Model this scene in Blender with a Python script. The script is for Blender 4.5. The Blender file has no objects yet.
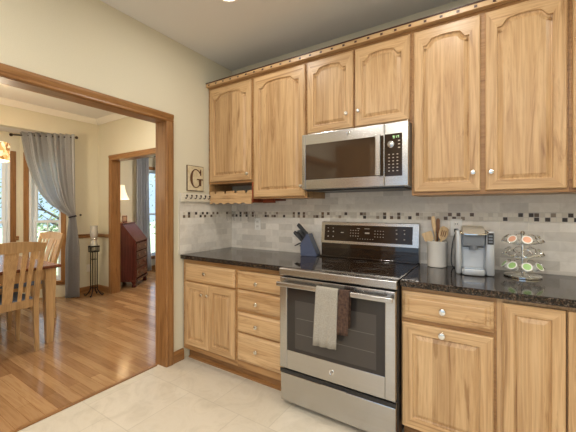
import bpy, bmesh, math, random
from mathutils import Vector, Matrix
R = math.radians
PI = math.pi
rnd = random.Random(7)
SC = bpy.context.scene
COL = SC.collection

# ------------------------------------------------------------------ camera, sky, exposure
cam_d = bpy.data.cameras.new('camera')
cam = bpy.data.objects.new('camera', cam_d)
COL.objects.link(cam)
cam.location = (2.267, -2.4315, 1.3035)
cam.rotation_euler = (R(90), 0, 0.5585)
cam_d.sensor_width = 36
cam_d.lens = 36 * 314.09 / 576
cam_d.shift_x = -4.63 / 576
cam_d.shift_y = -6.62 / 576
cam_d.clip_start = 0.02
SC.camera = cam
SC.view_settings.view_transform = 'Standard'
SC.view_settings.look = 'None'
SC.view_settings.gamma = 1
SC.view_settings.use_curve_mapping = False
SC.view_settings.exposure = 0.22
CAN_F, CAN_B = 4.5, 13.0          # front row and added, unseen rear rows of ceiling lights
SKY = 1.15

w = bpy.data.worlds.new('sky')
SC.world = w
w.use_nodes = True
nt = w.node_tree
bg = nt.nodes['Background']
tc = nt.nodes.new('ShaderNodeTexCoord')
sp = nt.nodes.new('ShaderNodeSeparateXYZ')
rp = nt.nodes.new('ShaderNodeValToRGB')
nt.links.new(tc.outputs['Generated'], sp.inputs[0])
nt.links.new(sp.outputs['Z'], rp.inputs[0])
rp.color_ramp.elements[0].position = .05; rp.color_ramp.elements[0].color = (.62, .78, .95, 1)
rp.color_ramp.elements[1].position = .75; rp.color_ramp.elements[1].color = (3.6, 4.0, 4.6, 1)
e_ = rp.color_ramp.elements.new(.30); e_.color = (1.1, 1.3, 1.55, 1)
nt.links.new(rp.outputs[0], bg.inputs[0])
bg.inputs[1].default_value = SKY


def portal(loc, rot, sx, sy):
    l = bpy.data.lights.new('window_portal', 'AREA')
    l.shape = 'RECTANGLE'; l.size = sx; l.size_y = sy
    l.cycles.is_portal = True
    o = bpy.data.objects.new('window_portal', l)
    o.location = loc; o.rotation_euler = rot
    COL.objects.link(o)


portal((-3.66, -1.3, 1.16), (R(90), 0, R(-90)), 0.95, 1.9)        # bay, centre window
portal((-3.40, -.35, 1.16), (R(90), 0, R(-135)), 0.45, 1.9)       # bay, angled window
portal((-4.0, 2.0, 1.2), (R(90), 0, R(-90)), 0.9, 1.9)            # living room window
portal((2.0, -4.63, 1.2), (R(90), 0, 0), 3.0, 2.0)              # kitchen window behind the camera

# ------------------------------------------------------------------ helpers


def link(o):
    COL.objects.link(o)
    return o


def world_origin(p):
    v = Vector((0, 0, 0))
    while p is not None:
        v += p.location
        p = p.parent
    return v


def obj(name, bm, mat, parent=None, local=False, smooth=False, normals=True):
    """link a bmesh as one mesh object; geometry is given in world space unless local"""
    if parent is not None and not local:
        bmesh.ops.translate(bm, verts=bm.verts, vec=-world_origin(parent))
    if normals:
        bmesh.ops.recalc_face_normals(bm, faces=bm.faces)
    me = bpy.data.meshes.new(name)
    bm.to_mesh(me)
    bm.free()
    for m in (mat if isinstance(mat, (list, tuple)) else [mat]):
        me.materials.append(m)
    if smooth:
        for p in me.polygons:
            p.use_smooth = True
        try:
            me.set_sharp_from_angle(angle=R(40))
        except Exception:
            pass
    o = bpy.data.objects.new(name, me)
    if parent is not None:
        o.parent = parent
    return link(o)


def tag(o, label=None, cat=None, group=None, kind=None):
    if label: o['label'] = label
    if cat: o['category'] = cat
    if group: o['group'] = group
    if kind: o['kind'] = kind
    return o


def thing(name, label, cat, loc, rotz=0, group=None):
    o = bpy.data.objects.new(name, None)
    o.empty_display_size = .05
    o.location = loc
    o.rotation_euler = (0, 0, rotz)
    link(o)
    return tag(o, label, cat, group)


def struct(name, loc=(0, 0, 0), rotz=0):
    o = bpy.data.objects.new(name, None)
    o.empty_display_size = .05
    o.location = loc; o.rotation_euler = (0, 0, rotz)
    o['kind'] = 'structure'
    return link(o)


def dup(root, loc, rotz, label=None):
    r = root.copy(); COL.objects.link(r)
    r.location = loc; r.rotation_euler = (0, 0, rotz)
    if label: r['label'] = label
    for ch in list(root.children):
        c = ch.copy(); COL.objects.link(c); c.parent = r
        for g in list(ch.children):
            d = g.copy(); COL.objects.link(d); d.parent = c
    return r


def BM():
    return bmesh.new()


def box(bm, x0, x1, y0, y1, z0, z1, bev=0, mi=0, M=None):
    vs = [bm.verts.new(Vector(v)) for v in
          [(x0, y0, z0), (x1, y0, z0), (x1, y1, z0), (x0, y1, z0), (x0, y0, z1), (x1, y0, z1), (x1, y1, z1), (x0, y1, z1)]]
    fs = [bm.faces.new([vs[i] for i in f]) for f in
          [(0, 3, 2, 1), (4, 5, 6, 7), (0, 1, 5, 4), (1, 2, 6, 5), (2, 3, 7, 6), (3, 0, 4, 7)]]
    for f in fs: f.material_index = mi
    if bev > 0:
        es = list({e for f in fs for e in f.edges})
        r = bmesh.ops.bevel(bm, geom=es, offset=bev, segments=2, affect='EDGES', profile=.5)
        vs = list({v for f in r['faces'] for v in f.verts} | {v for v in vs if v.is_valid})
        for f in r['faces']: f.material_index = mi
    if M is not None:
        bmesh.ops.transform(bm, matrix=M, verts=[v for v in vs if v.is_valid])
    return bm


def rings(bm, loops, closed=True, cap0=True, cap1=True, mi=0):
    """skin a list of vertex loops (lists of points)"""
    L = [[bm.verts.new(Vector(p)) for p in lp] for lp in loops]
    n = len(L[0])
    for a, b in zip(L[:-1], L[1:]):
        for i in range(n if closed else n - 1):
            j = (i + 1) % n
            f = bm.faces.new((a[i], a[j], b[j], b[i])); f.material_index = mi
    if cap0: bm.faces.new(list(reversed(L[0]))).material_index = mi
    if cap1: bm.faces.new(L[-1]).material_index = mi
    return L


def lathe(bm, prof, c=(0, 0, 0), n=24, M=None, cap=True, mi=0, sx=1, sy=1):
    """prof = [(r, z)...]; revolved about z through c"""
    loops = []
    for r, z in prof:
        lp = []
        for i in range(n):
            a = 2 * PI * i / n
            v = Vector((max(r, 1e-4) * math.cos(a) * sx, max(r, 1e-4) * math.sin(a) * sy, z))
            if M is not None: v = M @ v
            lp.append(v + Vector(c))
        loops.append(lp)
    rings(bm, loops, cap0=cap, cap1=cap, mi=mi)
    return bm


def tube(bm, pts, r, n=8, closed=False, mi=0, flat=1.0):
    pts = [Vector(p) for p in pts]
    m = len(pts)
    rs = r if isinstance(r, (list, tuple)) else [r] * m
    loops = []
    up = None
    for i, p in enumerate(pts):
        if closed:
            t = (pts[(i + 1) % m] - pts[i - 1]).normalized()
        else:
            t = (pts[min(i + 1, m - 1)] - pts[max(i - 1, 0)]).normalized()
        if up is None:
            ref = Vector((0, 0, 1)) if abs(t.z) < .9 else Vector((1, 0, 0))
            up = (ref - t * ref.dot(t)).normalized()
        else:
            up = (up - t * up.dot(t)).normalized()
        s = t.cross(up)
        loops.append([p + (up * math.cos(2 * PI * k / n) + s * math.sin(2 * PI * k / n) * flat) * rs[i] for k in range(n)])
    if closed:
        loops.append(loops[0])
        L = [[bm.verts.new(v) for v in lp] for lp in loops[:-1]]
        for i in range(m):
            a, b = L[i], L[(i + 1) % m]
            for k in range(n):
                j = (k + 1) % n
                bm.faces.new((a[k], a[j], b[j], b[k])).material_index = mi
    else:
        rings(bm, loops, mi=mi)
    return bm


def prism(bm, poly, axis, a0, a1, mi=0, M=None):
    """extrude a 2D polygon along an axis; poly coordinates fill the other two axes in order"""
    def P(u, v, a):
        p = {'x': (a, u, v), 'y': (u, a, v), 'z': (u, v, a)}[axis]
        return (M @ Vector(p)) if M is not None else Vector(p)
    rings(bm, [[P(u, v, a0) for u, v in poly], [P(u, v, a1) for u, v in poly]], mi=mi)
    return bm


def smooth_path(pts, k=4):
    pts = [Vector(p) for p in pts]
    out = []
    for i in range(len(pts) - 1):
        p0, p1, p2, p3 = pts[max(i - 1, 0)], pts[i], pts[i + 1], pts[min(i + 2, len(pts) - 1)]
        for j in range(k):
            t = j / k
            out.append(.5 * ((2 * p1) + (p2 - p0) * t + (2 * p0 - 5 * p1 + 4 * p2 - p3) * t * t + (3 * p1 - p0 - 3 * p2 + p3) * t ** 3))
    out.append(pts[-1])
    return out


def interp(x, xs, ys):
    if x <= xs[0]: return ys[0]
    for i in range(len(xs) - 1):
        if x <= xs[i + 1]:
            t = (x - xs[i]) / (xs[i + 1] - xs[i])
            return ys[i] + t * (ys[i + 1] - ys[i])
    return ys[-1]


# ------------------------------------------------------------------ materials
def srgb(r, g, b):
    f = lambda c: (c / 255 / 12.92) if c / 255 <= .04045 else ((c / 255 + .055) / 1.055) ** 2.4
    return (f(r), f(g), f(b), 1)


class NT:
    def __init__(self, name):
        self.m = bpy.data.materials.new(name)
        self.m.use_nodes = True
        self.t = self.m.node_tree
        self.b = self.t.nodes['Principled BSDF']

    def n(self, typ, **kw):
        nd = self.t.nodes.new(typ)
        for k, v in kw.items():
            if k.startswith('_'):
                nd.inputs[k[1:].replace('_', ' ')].default_value = v
            else:
                setattr(nd, k, v)
        return nd

    def l(self, a, b):
        self.t.links.new(a, b)

    def ramp(self, fac, stops):
        r = self.n('ShaderNodeValToRGB')
        e = r.color_ramp.elements
        while len(e) < len(stops): e.new(.5)
        for k, (p, c) in zip(e, stops):
            k.position = p; k.color = c
        self.l(fac, r.inputs[0])
        return r.outputs[0]

    def mix(self, fac, a, b, mode='MIX'):
        m = self.n('ShaderNodeMix', data_type='RGBA', blend_type=mode)
        if isinstance(fac, (int, float)): m.inputs[0].default_value = fac
        else: self.l(fac, m.inputs[0])
        for s, i in ((a, 6), (b, 7)):
            if isinstance(s, tuple): m.inputs[i].default_value = s
            else: self.l(s, m.inputs[i])
        return m.outputs[2]

    def coords(self, scale=(1, 1, 1), rot=(0, 0, 0), rand=False):
        tc = self.n('ShaderNodeTexCoord')
        src = tc.outputs['Object']
        if rand:
            oi = self.n('ShaderNodeObjectInfo')
            mu = self.n('ShaderNodeMath', operation='MULTIPLY'); mu.inputs[1].default_value = 37
            self.l(oi.outputs['Random'], mu.inputs[0])
            ad = self.n('ShaderNodeVectorMath', operation='ADD')
            self.l(src, ad.inputs[0]); self.l(mu.outputs[0], ad.inputs[1])
            src = ad.outputs[0]
        mp = self.n('ShaderNodeMapping')
        mp.inputs['Scale'].default_value = scale
        mp.inputs['Rotation'].default_value = rot
        self.l(src, mp.inputs[0])
        return mp.outputs[0]

    def noise(self, vec, scale=5, detail=4, rough=.55, dist=0):
        n = self.n('ShaderNodeTexNoise', _Scale=scale, _Detail=detail, _Roughness=rough, _Distortion=dist)
        self.l(vec, n.inputs['Vector'])
        return n.outputs['Fac']

    def base(self, c):
        if isinstance(c, tuple): self.b.inputs['Base Color'].default_value = c
        else: self.l(c, self.b.inputs['Base Color'])

    def set(self, **kw):
        for k, v in kw.items():
            self.b.inputs[k.replace('_', ' ')].default_value = v
        return self

    def bump(self, h, strength=.2, dist=.002):
        b = self.n('ShaderNodeBump', _Strength=strength, _Distance=dist)
        self.l(h, b.inputs['Height'])
        self.l(b.outputs[0], self.b.inputs['Normal'])


def plain(name, c, rough=.5, metal=0, **kw):
    t = NT(name); t.base(c); t.set(Roughness=rough, Metallic=metal, **kw)
    return t.m


def wood(name, light, mid, dark, axis='z', rough=.38, board=.11, knots=True, gs=1.0):
    """grain along the given axis, glued boards of slightly different tone across it"""
    t = NT(name)
    ai = 'xyz'.index(axis)
    sc = [16 * gs, 16 * gs, 16 * gs]; sc[ai] = .9 * gs
    v = t.coords(tuple(sc), rand=True)
    g = t.noise(v, 1.6, 6, .6, 1.2)
    sc2 = [90 * gs, 90 * gs, 90 * gs]; sc2[ai] = 2.5 * gs
    f = t.noise(t.coords(tuple(sc2), rand=True), 1.0, 3, .6)
    c = t.ramp(g, [(.27, dark), (.40, mid), (.56, light), (.70, mid), (.80, dark)])
    c2 = t.ramp(f, [(.3, (.72, .67, .61, 1)), (.58, (1, 1, 1, 1))])
    c = t.mix(.7, c, c2, 'MULTIPLY')
    # boards
    tcn = t.coords((1, 1, 1), rand=True)
    sx = t.n('ShaderNodeSeparateXYZ'); t.l(tcn, sx.inputs[0])
    if axis == 'z' or axis == 'y': s0 = sx.outputs['X']
    else: s0 = sx.outputs['Z']
    d = t.n('ShaderNodeMath', operation='DIVIDE'); d.inputs[1].default_value = board; t.l(s0, d.inputs[0])
    fl = t.n('ShaderNodeMath', operation='FLOOR'); t.l(d.outputs[0], fl.inputs[0])
    wn = t.n('ShaderNodeTexWhiteNoise', noise_dimensions='1D'); t.l(fl.outputs[0], wn.inputs['W'])
    tone = t.ramp(wn.outputs['Value'], [(0, (.74, .69, .63, 1)), (.4, (1, 1, 1, 1)), (.7, (.90, .87, .83, 1)), (1, (1.0, .98, .95, 1))])
    c = t.mix(.8, c, tone, 'MULTIPLY')
    if knots:
        sc3 = [9, 9, 9]; sc3[ai] = 1.6
        k = t.noise(t.coords(tuple(sc3), rand=True), 1.1, 5, .65, .6)
        kc = t.ramp(k, [(.63, (1, 1, 1, 1)), (.70, (.58, .48, .38, 1))])
        c = t.mix(.75, c, kc, 'MULTIPLY')
    t.base(c)
    t.set(Roughness=rough)
    t.bump(f, .08, .001)
    return t.m


CAB = (srgb(212, 178, 134), srgb(194, 157, 112), srgb(148, 108, 72))
cab_v = wood('hickory_vertical', *CAB, axis='z')
cab_h = wood('hickory_horizontal', *CAB, axis='x', board=.4)
cab_side = wood('hickory_side', srgb(194, 156, 108), srgb(178, 138, 92), srgb(146, 106, 66), axis='z')
cab_frame = wood('hickory_frame', srgb(182, 140, 92), srgb(166, 124, 78), srgb(134, 94, 56), axis='x', board=.6, knots=False)
OAK = (srgb(164, 120, 74), srgb(146, 102, 58), srgb(112, 74, 40))
oak_v = wood('oak_vertical', *OAK, axis='z', board=.3, knots=False, gs=1.6)
oak_x = wood('oak_along_x', *OAK, axis='x', board=.5, knots=False, gs=1.6)
oak_y = wood('oak_along_y', *OAK, axis='y', board=.5, knots=False, gs=1.6)
CH = (srgb(204, 170, 124), srgb(190, 154, 108), srgb(166, 128, 84))
chair_wood = wood('chair_maple', *CH, axis='z', board=.5, knots=False)
table_wood = wood('table_top_walnut', srgb(120, 70, 48), srgb(98, 54, 38), srgb(70, 36, 26), axis='y', rough=.18, knots=False)
mahog = wood('mahogany', srgb(102, 46, 36), srgb(82, 34, 28), srgb(56, 22, 20), axis='z', rough=.22, board=.5, knots=False)
dark_wood = plain('dark_stain', srgb(74, 40, 24), .4)
red_wood = wood('cherry_rack', srgb(150, 72, 40), srgb(128, 56, 30), srgb(98, 40, 22), axis='x', board=.5, knots=False)
spoon_wood = wood('utensil_wood', srgb(232, 206, 164), srgb(220, 190, 146), srgb(196, 160, 116), axis='z', board=.3, knots=False)
spoon_dark = wood('utensil_dark_wood', srgb(140, 92, 52), srgb(120, 76, 42), srgb(90, 54, 30), axis='z', board=.3, knots=False)

wall_m = NT('cream_wall_paint')
_n = wall_m.noise(wall_m.coords((60, 60, 60)), 3, 3)
wall_m.base(wall_m.ramp(_n, [(.3, srgb(216, 209, 186)), (.7, srgb(221, 214, 192))]))
wall_m.set(Roughness=.75); wall_m.bump(_n, .06, .002); wall_m = wall_m.m
ceil_m = NT('white_ceiling_paint')
_n = ceil_m.noise(ceil_m.coords((80, 80, 80)), 3, 3)
ceil_m.base(srgb(228, 226, 222)); ceil_m.set(Roughness=.85); ceil_m.bump(_n, .1, .002); ceil_m = ceil_m.m
white_trim = plain('white_trim_paint', srgb(236, 232, 222), .45)
vinyl = plain('white_vinyl', srgb(232, 238, 244), .4)

# tile floor
t = NT('beige_stone_floor_tile')
v = t.coords((1, 1, 1))
br = t.n('ShaderNodeTexBrick', offset=0.5, _Scale=1.0, _Mortar_Size=.0035, _Brick_Width=.46, _Row_Height=.46, _Bias=0.0)
br.inputs['Mortar Smooth'].default_value = .3
br.inputs['Color1'].default_value = srgb(216, 207, 190); br.inputs['Color2'].default_value = srgb(209, 200, 182)
br.inputs['Mortar'].default_value = srgb(198, 189, 172)
t.l(v, br.inputs['Vector'])
n1 = t.noise(t.coords((1, 1, 1)), 5, 6, .65, 1.5)
c = t.mix(.75, br.outputs['Color'], t.ramp(n1, [(.3, (.80, .78, .74, 1)), (.55, (1, 1, 1, 1)), (.72, (.93, .91, .88, 1))]), 'MULTIPLY')
t.base(c); t.set(Roughness=.30); t.bump(br.outputs['Fac'], -.3, .002)
tile_floor = t.m

# plank floor
t = NT('oak_plank_floor')
v = t.coords((1, 1, 1))
br = t.n('ShaderNodeTexBrick', offset=.37, offset_frequency=2, squash=1, _Scale=1.0, _Mortar_Size=.0008, _Brick_Width=.95, _Row_Height=.075, _Bias=0.0)
br.inputs['Color1'].default_value = srgb(182, 144, 102); br.inputs['Color2'].default_value = srgb(146, 108, 72)
br.inputs['Mortar'].default_value = srgb(120, 70, 34)
t.l(v, br.inputs['Vector'])
g = t.noise(t.coords((1.6, 26, 1)), 2.2, 5, .6, .8)
c = t.mix(.8, br.outputs['Color'], t.ramp(g, [(.3, (.72, .64, .56, 1)), (.55, (1, 1, 1, 1))]), 'MULTIPLY')
t.base(c); t.set(Roughness=.16); t.bump(br.outputs['Fac'], -.15, .001)
plank_floor = t.m


def backsplash(name, rot):
    t = NT(name)
    v = t.coords((1, 1, 1), rot)
    br = t.n('ShaderNodeTexBrick', offset=.5, _Scale=1.0, _Mortar_Size=.0018, _Brick_Width=.15, _Row_Height=.0585, _Bias=0.0)
    br.inputs['Mortar Smooth'].default_value = .2
    br.inputs['Color1'].default_value = srgb(240, 234, 224); br.inputs['Color2'].default_value = srgb(206, 200, 190)
    br.inputs['Mortar'].default_value = srgb(226, 220, 208)
    t.l(v, br.inputs['Vector'])
    n = t.noise(t.coords((1, 1, 1)), 14, 5, .65, 1.0)
    c = t.mix(.5, br.outputs['Color'], t.ramp(n, [(.3, (.78, .75, .72, 1)), (.6, (1, 1, 1, 1))]), 'MULTIPLY')
    t.base(c); t.set(Roughness=.34); t.bump(br.outputs['Fac'], -.3, .002)
    return t.m


splash_back = backsplash('stone_tile_back', (R(-90), 0, 0))
splash_left = backsplash('stone_tile_left', (R(-90), R(-90), 0))
splash_left = None
t = NT('stone_tile_left')
tc_ = t.n('ShaderNodeTexCoord'); sx_ = t.n('ShaderNodeSeparateXYZ'); cx_ = t.n('ShaderNodeCombineXYZ')
t.l(tc_.outputs['Object'], sx_.inputs[0]); t.l(sx_.outputs['Y'], cx_.inputs['X']); t.l(sx_.outputs['Z'], cx_.inputs['Y'])
br = t.n('ShaderNodeTexBrick', offset=.5, _Scale=1.0, _Mortar_Size=.0018, _Brick_Width=.15, _Row_Height=.0585, _Bias=0.0)
br.inputs['Color1'].default_value = srgb(240, 234, 224); br.inputs['Color2'].default_value = srgb(212, 206, 196)
br.inputs['Mortar'].default_value = srgb(228, 222, 210)
t.l(cx_.outputs[0], br.inputs['Vector'])
n = t.noise(t.coords((1, 1, 1)), 14, 5, .65, 1.0)
t.base(t.mix(.6, br.outputs['Color'], t.ramp(n, [(.3, (.80, .77, .74, 1)), (.6, (1, 1, 1, 1))]), 'MULTIPLY'))
t.set(Roughness=.34); t.bump(br.outputs['Fac'], -.3, .002)
splash_left = t.m
mos = [plain('mosaic_' + n_, c_, .45) for n_, c_ in
       (('black', srgb(58, 46, 38)), ('brown', srgb(96, 76, 58)), ('taupe', srgb(146, 130, 112)), ('cream', srgb(228, 221, 208)), ('sand', srgb(208, 200, 186)))]

t = NT('dark_granite')
v = t.coords((1, 1, 1))
vo = t.n('ShaderNodeTexVoronoi', _Scale=170.0); t.l(v, vo.inputs['Vector'])
n1 = t.noise(v, 90, 4, .7)
wn = t.n('ShaderNodeTexWhiteNoise'); t.l(vo.outputs['Position'], wn.inputs['Vector'])
c = t.ramp(wn.outputs['Value'], [(.0, srgb(14, 13, 13)), (.6, srgb(26, 23, 22)), (.80, srgb(74, 56, 44)), (.9, srgb(112, 100, 90)), (1, srgb(24, 21, 21))])
c = t.mix(.35, c, t.ramp(n1, [(.45, srgb(12, 11, 11)), (.65, srgb(82, 62, 48))]))
t.base(c); t.set(Roughness=.09); granite = t.m

t = NT('brushed_steel')
n1 = t.noise(t.coords((2, 300, 300)), 1.0, 2, .5)
t.base(t.ramp(n1, [(.3, (.475, .47, .46, 1)), (.7, (.515, .51, .50, 1))]))
t.set(Metallic=1.0, Roughness=.24); steel = t.m
chrome = plain('polished_chrome', (.82, .82, .80, 1), .12, 1)
nickel = plain('satin_nickel', (.78, .76, .70, 1), .24, 1)
black_glass = plain('black_glass', (.020, .012, .008, 1), .05, 0, Specular_IOR_Level=.7)
door_glass = plain('brown_reflection_glass', (.050, .030, .018, 1), .05, 0, Specular_IOR_Level=.7)  # brown base stands in for cabinets mirrored in the microwave door
oven_glass = plain('smoked_oven_glass', (.032, .027, .024, 1), .07, 0, Specular_IOR_Level=.36)
black_plastic = plain('black_plastic', (.018, .017, .017, 1), .35)
dark_side = plain('black_enamel', (.03, .026, .024, 1), .3)
button_print = plain('button_print', srgb(172, 160, 146), .5)
white_print = plain('white_print', srgb(220, 214, 204), .5)
brown_panel = plain('brown_black_panel', (.032, .019, .012, 1), .10, 0, Specular_IOR_Level=.3)
iron = plain('black_iron', (.02, .018, .017, 1), .45, .6)
bronze = plain('dark_bronze', (.06, .04, .03, 1), .4, .7)
white_plastic = plain('white_plastic', srgb(236, 234, 228), .35)
crock_m = plain('white_ceramic', srgb(232, 228, 220), .22)
keurig_m = plain('silver_grey_plastic', srgb(186, 190, 194), .32, .25)
keurig_d = plain('mid_grey_plastic', srgb(120, 126, 134), .3, .2)
keurig_lid = plain('champagne_metal', srgb(214, 208, 192), .28, .5)
block_m = plain('blue_sheen_block', srgb(84, 94, 120), .22)  # blue sheen on the block put into its base colour
knife_m = plain('knife_handle_black', (.02, .02, .022, 1), .3)
green_foil = plain('green_foil', srgb(150, 190, 120), .35, .2)
orange_foil = plain('peach_foil', srgb(226, 170, 140), .35, .2)
pod_white = plain('pod_cup_white', srgb(232, 232, 226), .4)


def emit(name, c, s):
    t = NT(name); t.base(c)
    t.b.inputs['Emission Color'].default_value = c
    t.b.inputs['Emission Strength'].default_value = s
    return t.m


lamp_lens = emit('lit_lens', (1, .93, .80, 1), 14)
digit_green = emit('display_digits', (.55, .9, .45, 1), .8)


def fabric(name, c1, c2, scale=220, rough=.9, transl=0.0, sheer=0.0):
    t = NT(name)
    n = t.noise(t.coords((1, 1, 1)), scale, 3, .6)
    col = t.ramp(n, [(.35, c1), (.65, c2)])
    t.base(col); t.set(Roughness=rough)
    t.bump(n, .25, .002)
    if transl:
        tr = t.n('ShaderNodeBsdfTranslucent'); t.l(col, tr.inputs['Color'])
        mx = t.n('ShaderNodeMixShader'); mx.inputs[0].default_value = transl
        t.l(t.b.outputs[0], mx.inputs[1]); t.l(tr.outputs[0], mx.inputs[2])
        out = [q for q in t.t.nodes if q.type == 'OUTPUT_MATERIAL'][0]
        if sheer:
            tp = t.n('ShaderNodeBsdfTransparent'); m2 = t.n('ShaderNodeMixShader'); m2.inputs[0].default_value = sheer
            t.l(mx.outputs[0], m2.inputs[1]); t.l(tp.outputs[0], m2.inputs[2]); mx = m2
        t.l(mx.outputs[0], out.inputs['Surface'])
    return t.m


curtain_m = fabric('grey_blue_curtain', srgb(206, 206, 208), srgb(224, 224, 226), 120, transl=.55, sheer=.30)
curtain_d = fabric('blue_grey_curtain', srgb(188, 192, 202), srgb(206, 210, 218), 120, transl=.5, sheer=.12)
towel_m = fabric('grey_terry', srgb(150, 144, 133), srgb(168, 162, 150), 160)
towel_dm = fabric('brown_terry', srgb(58, 40, 32), srgb(92, 68, 54), 60)
seat_m = fabric('blue_grey_seat', srgb(92, 104, 128), srgb(120, 132, 152), 150)


def glass_mat(name, tint=(1, 1, 1, 1), refl=.08, rough=.0):
    t = NT(name)
    tr = t.n('ShaderNodeBsdfTransparent'); tr.inputs[0].default_value = tint
    gl = t.n('ShaderNodeBsdfGlossy'); gl.inputs['Roughness'].default_value = rough
    fr = t.n('ShaderNodeLayerWeight'); fr.inputs['Blend'].default_value = refl
    mx = t.n('ShaderNodeMixShader')
    t.l(fr.outputs['Fresnel'], mx.inputs[0]); t.l(tr.outputs[0], mx.inputs[1]); t.l(gl.outputs[0], mx.inputs[2])
    out = [q for q in t.t.nodes if q.type == 'OUTPUT_MATERIAL'][0]
    t.l(mx.outputs[0], out.inputs['Surface'])
    return t.m


pane_glass = glass_mat('window_glass', (.93, .97, 1, 1), .15)
stem_glass = glass_mat('clear_stemware_glass', (.99, .99, .99, 1), .045)

# ------------------------------------------------------------------ the setting: floors, walls, ceilings
CEIL = 2.74
OPY, OPT = -0.79, 2.03          # kitchen opening: right jamb and head
OPY0 = -3.3                     # its other jamb, out of the picture


def sbox(name, mat, *a):
    o = obj(name, box(BM(), *a), mat); o['kind'] = 'structure'; return o


sbox('floor', tile_floor, -.09, 4.2, -4.5, .05, -.05, 0)
sbox('floor_wood', plank_floor, -4.3, -.09, -4.5, 3.4, -.05, 0)
sbox('trim_1', oak_y, -.105, -.078, OPY0 + .02, OPY - .02, .0005, .006)
sbox('ceiling', ceil_m, -.12, 4.2, -4.5, .1, CEIL, CEIL + .1)
sbox('ceiling_dining', ceil_m, -4.3, -.12, -4.5, 3.4, CEIL, CEIL + .1)
# kitchen back wall, right wall
sbox('wall_back', wall_m, 0, 4.2, 0, .12, 0, CEIL)
sbox('wall_right', wall_m, 4.2, 4.32, -4.5, .12, 0, CEIL)
# kitchen left wall, with the wide cased opening
bm = BM()
box(bm, -.12, 0, OPY + .015, .21, 0, CEIL)
box(bm, -.12, 0, -4.5, OPY0 - .015, 0, CEIL)
box(bm, -.12, 0, OPY0 - .015, OPY + .015, OPT + .015, CEIL)
o = obj('wall_left', bm, wall_m); o['kind'] = 'structure'
# wall behind the camera, with a window
bm = BM()
box(bm, -4.3, .5, -4.62, -4.5, 0, CEIL); box(bm, 3.5, 4.32, -4.62, -4.5, 0, CEIL)
box(bm, .5, 3.5, -4.62, -4.5, 0, .2); box(bm, .5, 3.5, -4.62, -4.5, 2.22, CEIL)
o = obj('wall_front', bm, wall_m); o['kind'] = 'structure'

# dining room: north wall with the inner opening, west wall, bay
IX0, IX1, IZ = -2.665, -1.0, 2.06      # inner opening
bm = BM()
box(bm, -4.3, IX0 - .015, .21, .33, 0, CEIL)
box(bm, IX1 + .015, 0, .21, .33, 0, CEIL)
box(bm, IX0 - .015, IX1 + .015, .21, .33, IZ + .015, CEIL)
o = obj('wall_dining_back', bm, wall_m); o['kind'] = 'structure'
WX = -3.09
BY0 = -.22                          # bay starts here
BL = .62
BAYX = WX - BL * math.sqrt(.5)      # centre wall of the bay
BY1 = BY0 - BL * math.sqrt(.5)
BY2 = BY1 - 1.3
SOF = 2.405
bm = BM()
box(bm, WX - .12, WX, BY0, .21, 0, CEIL)
box(bm, WX - .12, WX, -4.5, BY2 - BL * .7071, 0, CEIL)
box(bm, WX - .12, WX, BY2 - BL * .7071, BY0, SOF, CEIL)
o = obj('wall_dining_left', bm, wall_m); o['kind'] = 'structure'
bm = BM()
prism(bm, [(WX - .1205, BY0 + .1), (WX - .1205, BY2 - .55), (BAYX - .16, BY2 - .1), (BAYX - .16, BY1 + .1), (WX - .2, BY0 + .1)], 'z', SOF, SOF + .08)
o = obj('ceiling_bay', bm, ceil_m); o['kind'] = 'structure'


def wall_with_hole(name, L, h, x0, x1, z0, z1, loc, rotz):
    """local x along the wall, y outwards (0..0.12)"""
    bm = BM()
    box(bm, 0, x0, 0, .12, 0, h); box(bm, x1, L, 0, .12, 0, h)
    box(bm, x0, x1, 0, .12, 0, z0); box(bm, x0, x1, 0, .12, z1, h)
    o = obj(name, bm, wall_m, local=True)
    o.location = loc; o.rotation_euler = (0, 0, rotz); o['kind'] = 'structure'
    return o


def window(name, W, z0, z1, loc, rotz, sash_mid, cas=.065, sill=True):
    """opening W wide centred on local x=0; local y outwards"""
    r = struct(name, loc, rotz)
    c = cas
    bm = BM()
    h = W / 2
    box(bm, -h - c, -h, -.018, 0, z0 - c, z1 + c, .004)
    box(bm, h, h + c, -.018, 0, z0 - c, z1 + c, .004)
    obj('window_casing', bm, oak_v, r, local=True)
    bm = BM()
    box(bm, -h, h, -.018, 0, z1, z1 + c, .004)
    box(bm, -h - c - .01, h + c + .01, -.035, 0, z0 - .025, z0, .004)
    box(bm, -h, h, -.016, 0, z0 - c, z0 - .025, .004)
    obj('window_sill', bm, oak_x, r, local=True)
    bm = BM()
    j = .028
    box(bm, -h, -h + j, 0, .12, z0, z1); box(bm, h - j, h, 0, .12, z0, z1)
    box(bm, -h + j, h - j, 0, .12, z0, z0 + j); box(bm, -h + j, h - j, 0, .12, z1 - j, z1)
    obj('window_frame', bm, vinyl, r, local=True)
    for k, (a, b, y) in enumerate(((z0 + j, sash_mid + .02, .05), (sash_mid - .02, z1 - j, .08))):
        bm = BM(); s = .036
        box(bm, -h + j, -h + j + s, y, y + .03, a, b, .003); box(bm, h - j - s, h - j, y, y + .03, a, b, .003)
        box(bm, -h + j + s, h - j - s, y, y + .03, a, a + s, .003); box(bm, -h + j + s, h - j - s, y, y + .03, b - s, b, .003)
        if k == 0 and W < .8:
            box(bm, -.008, .008, y + .008, y + .022, a + s, b - s)
        sa = obj('sash', bm, vinyl, r, local=True)
        bm = BM()
        box(bm, -h + j + s, h - j - s, y + .012, y + .018, a + s, b - s)
        obj('pane', bm, pane_glass, sa, local=True)
    return r


# angled bay wall: local +x runs from the inner corner to the room wall
AR = R(45)
wall_with_hole('wall_bay_angled', BL, SOF, .118, .532, .245, 2.075, (BAYX, BY1, 0), AR)
mx = .325
window('window_1', .414, .245, 2.075, (BAYX + mx * .7071, BY1 + mx * .7071, 0), AR, 1.12)
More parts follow.
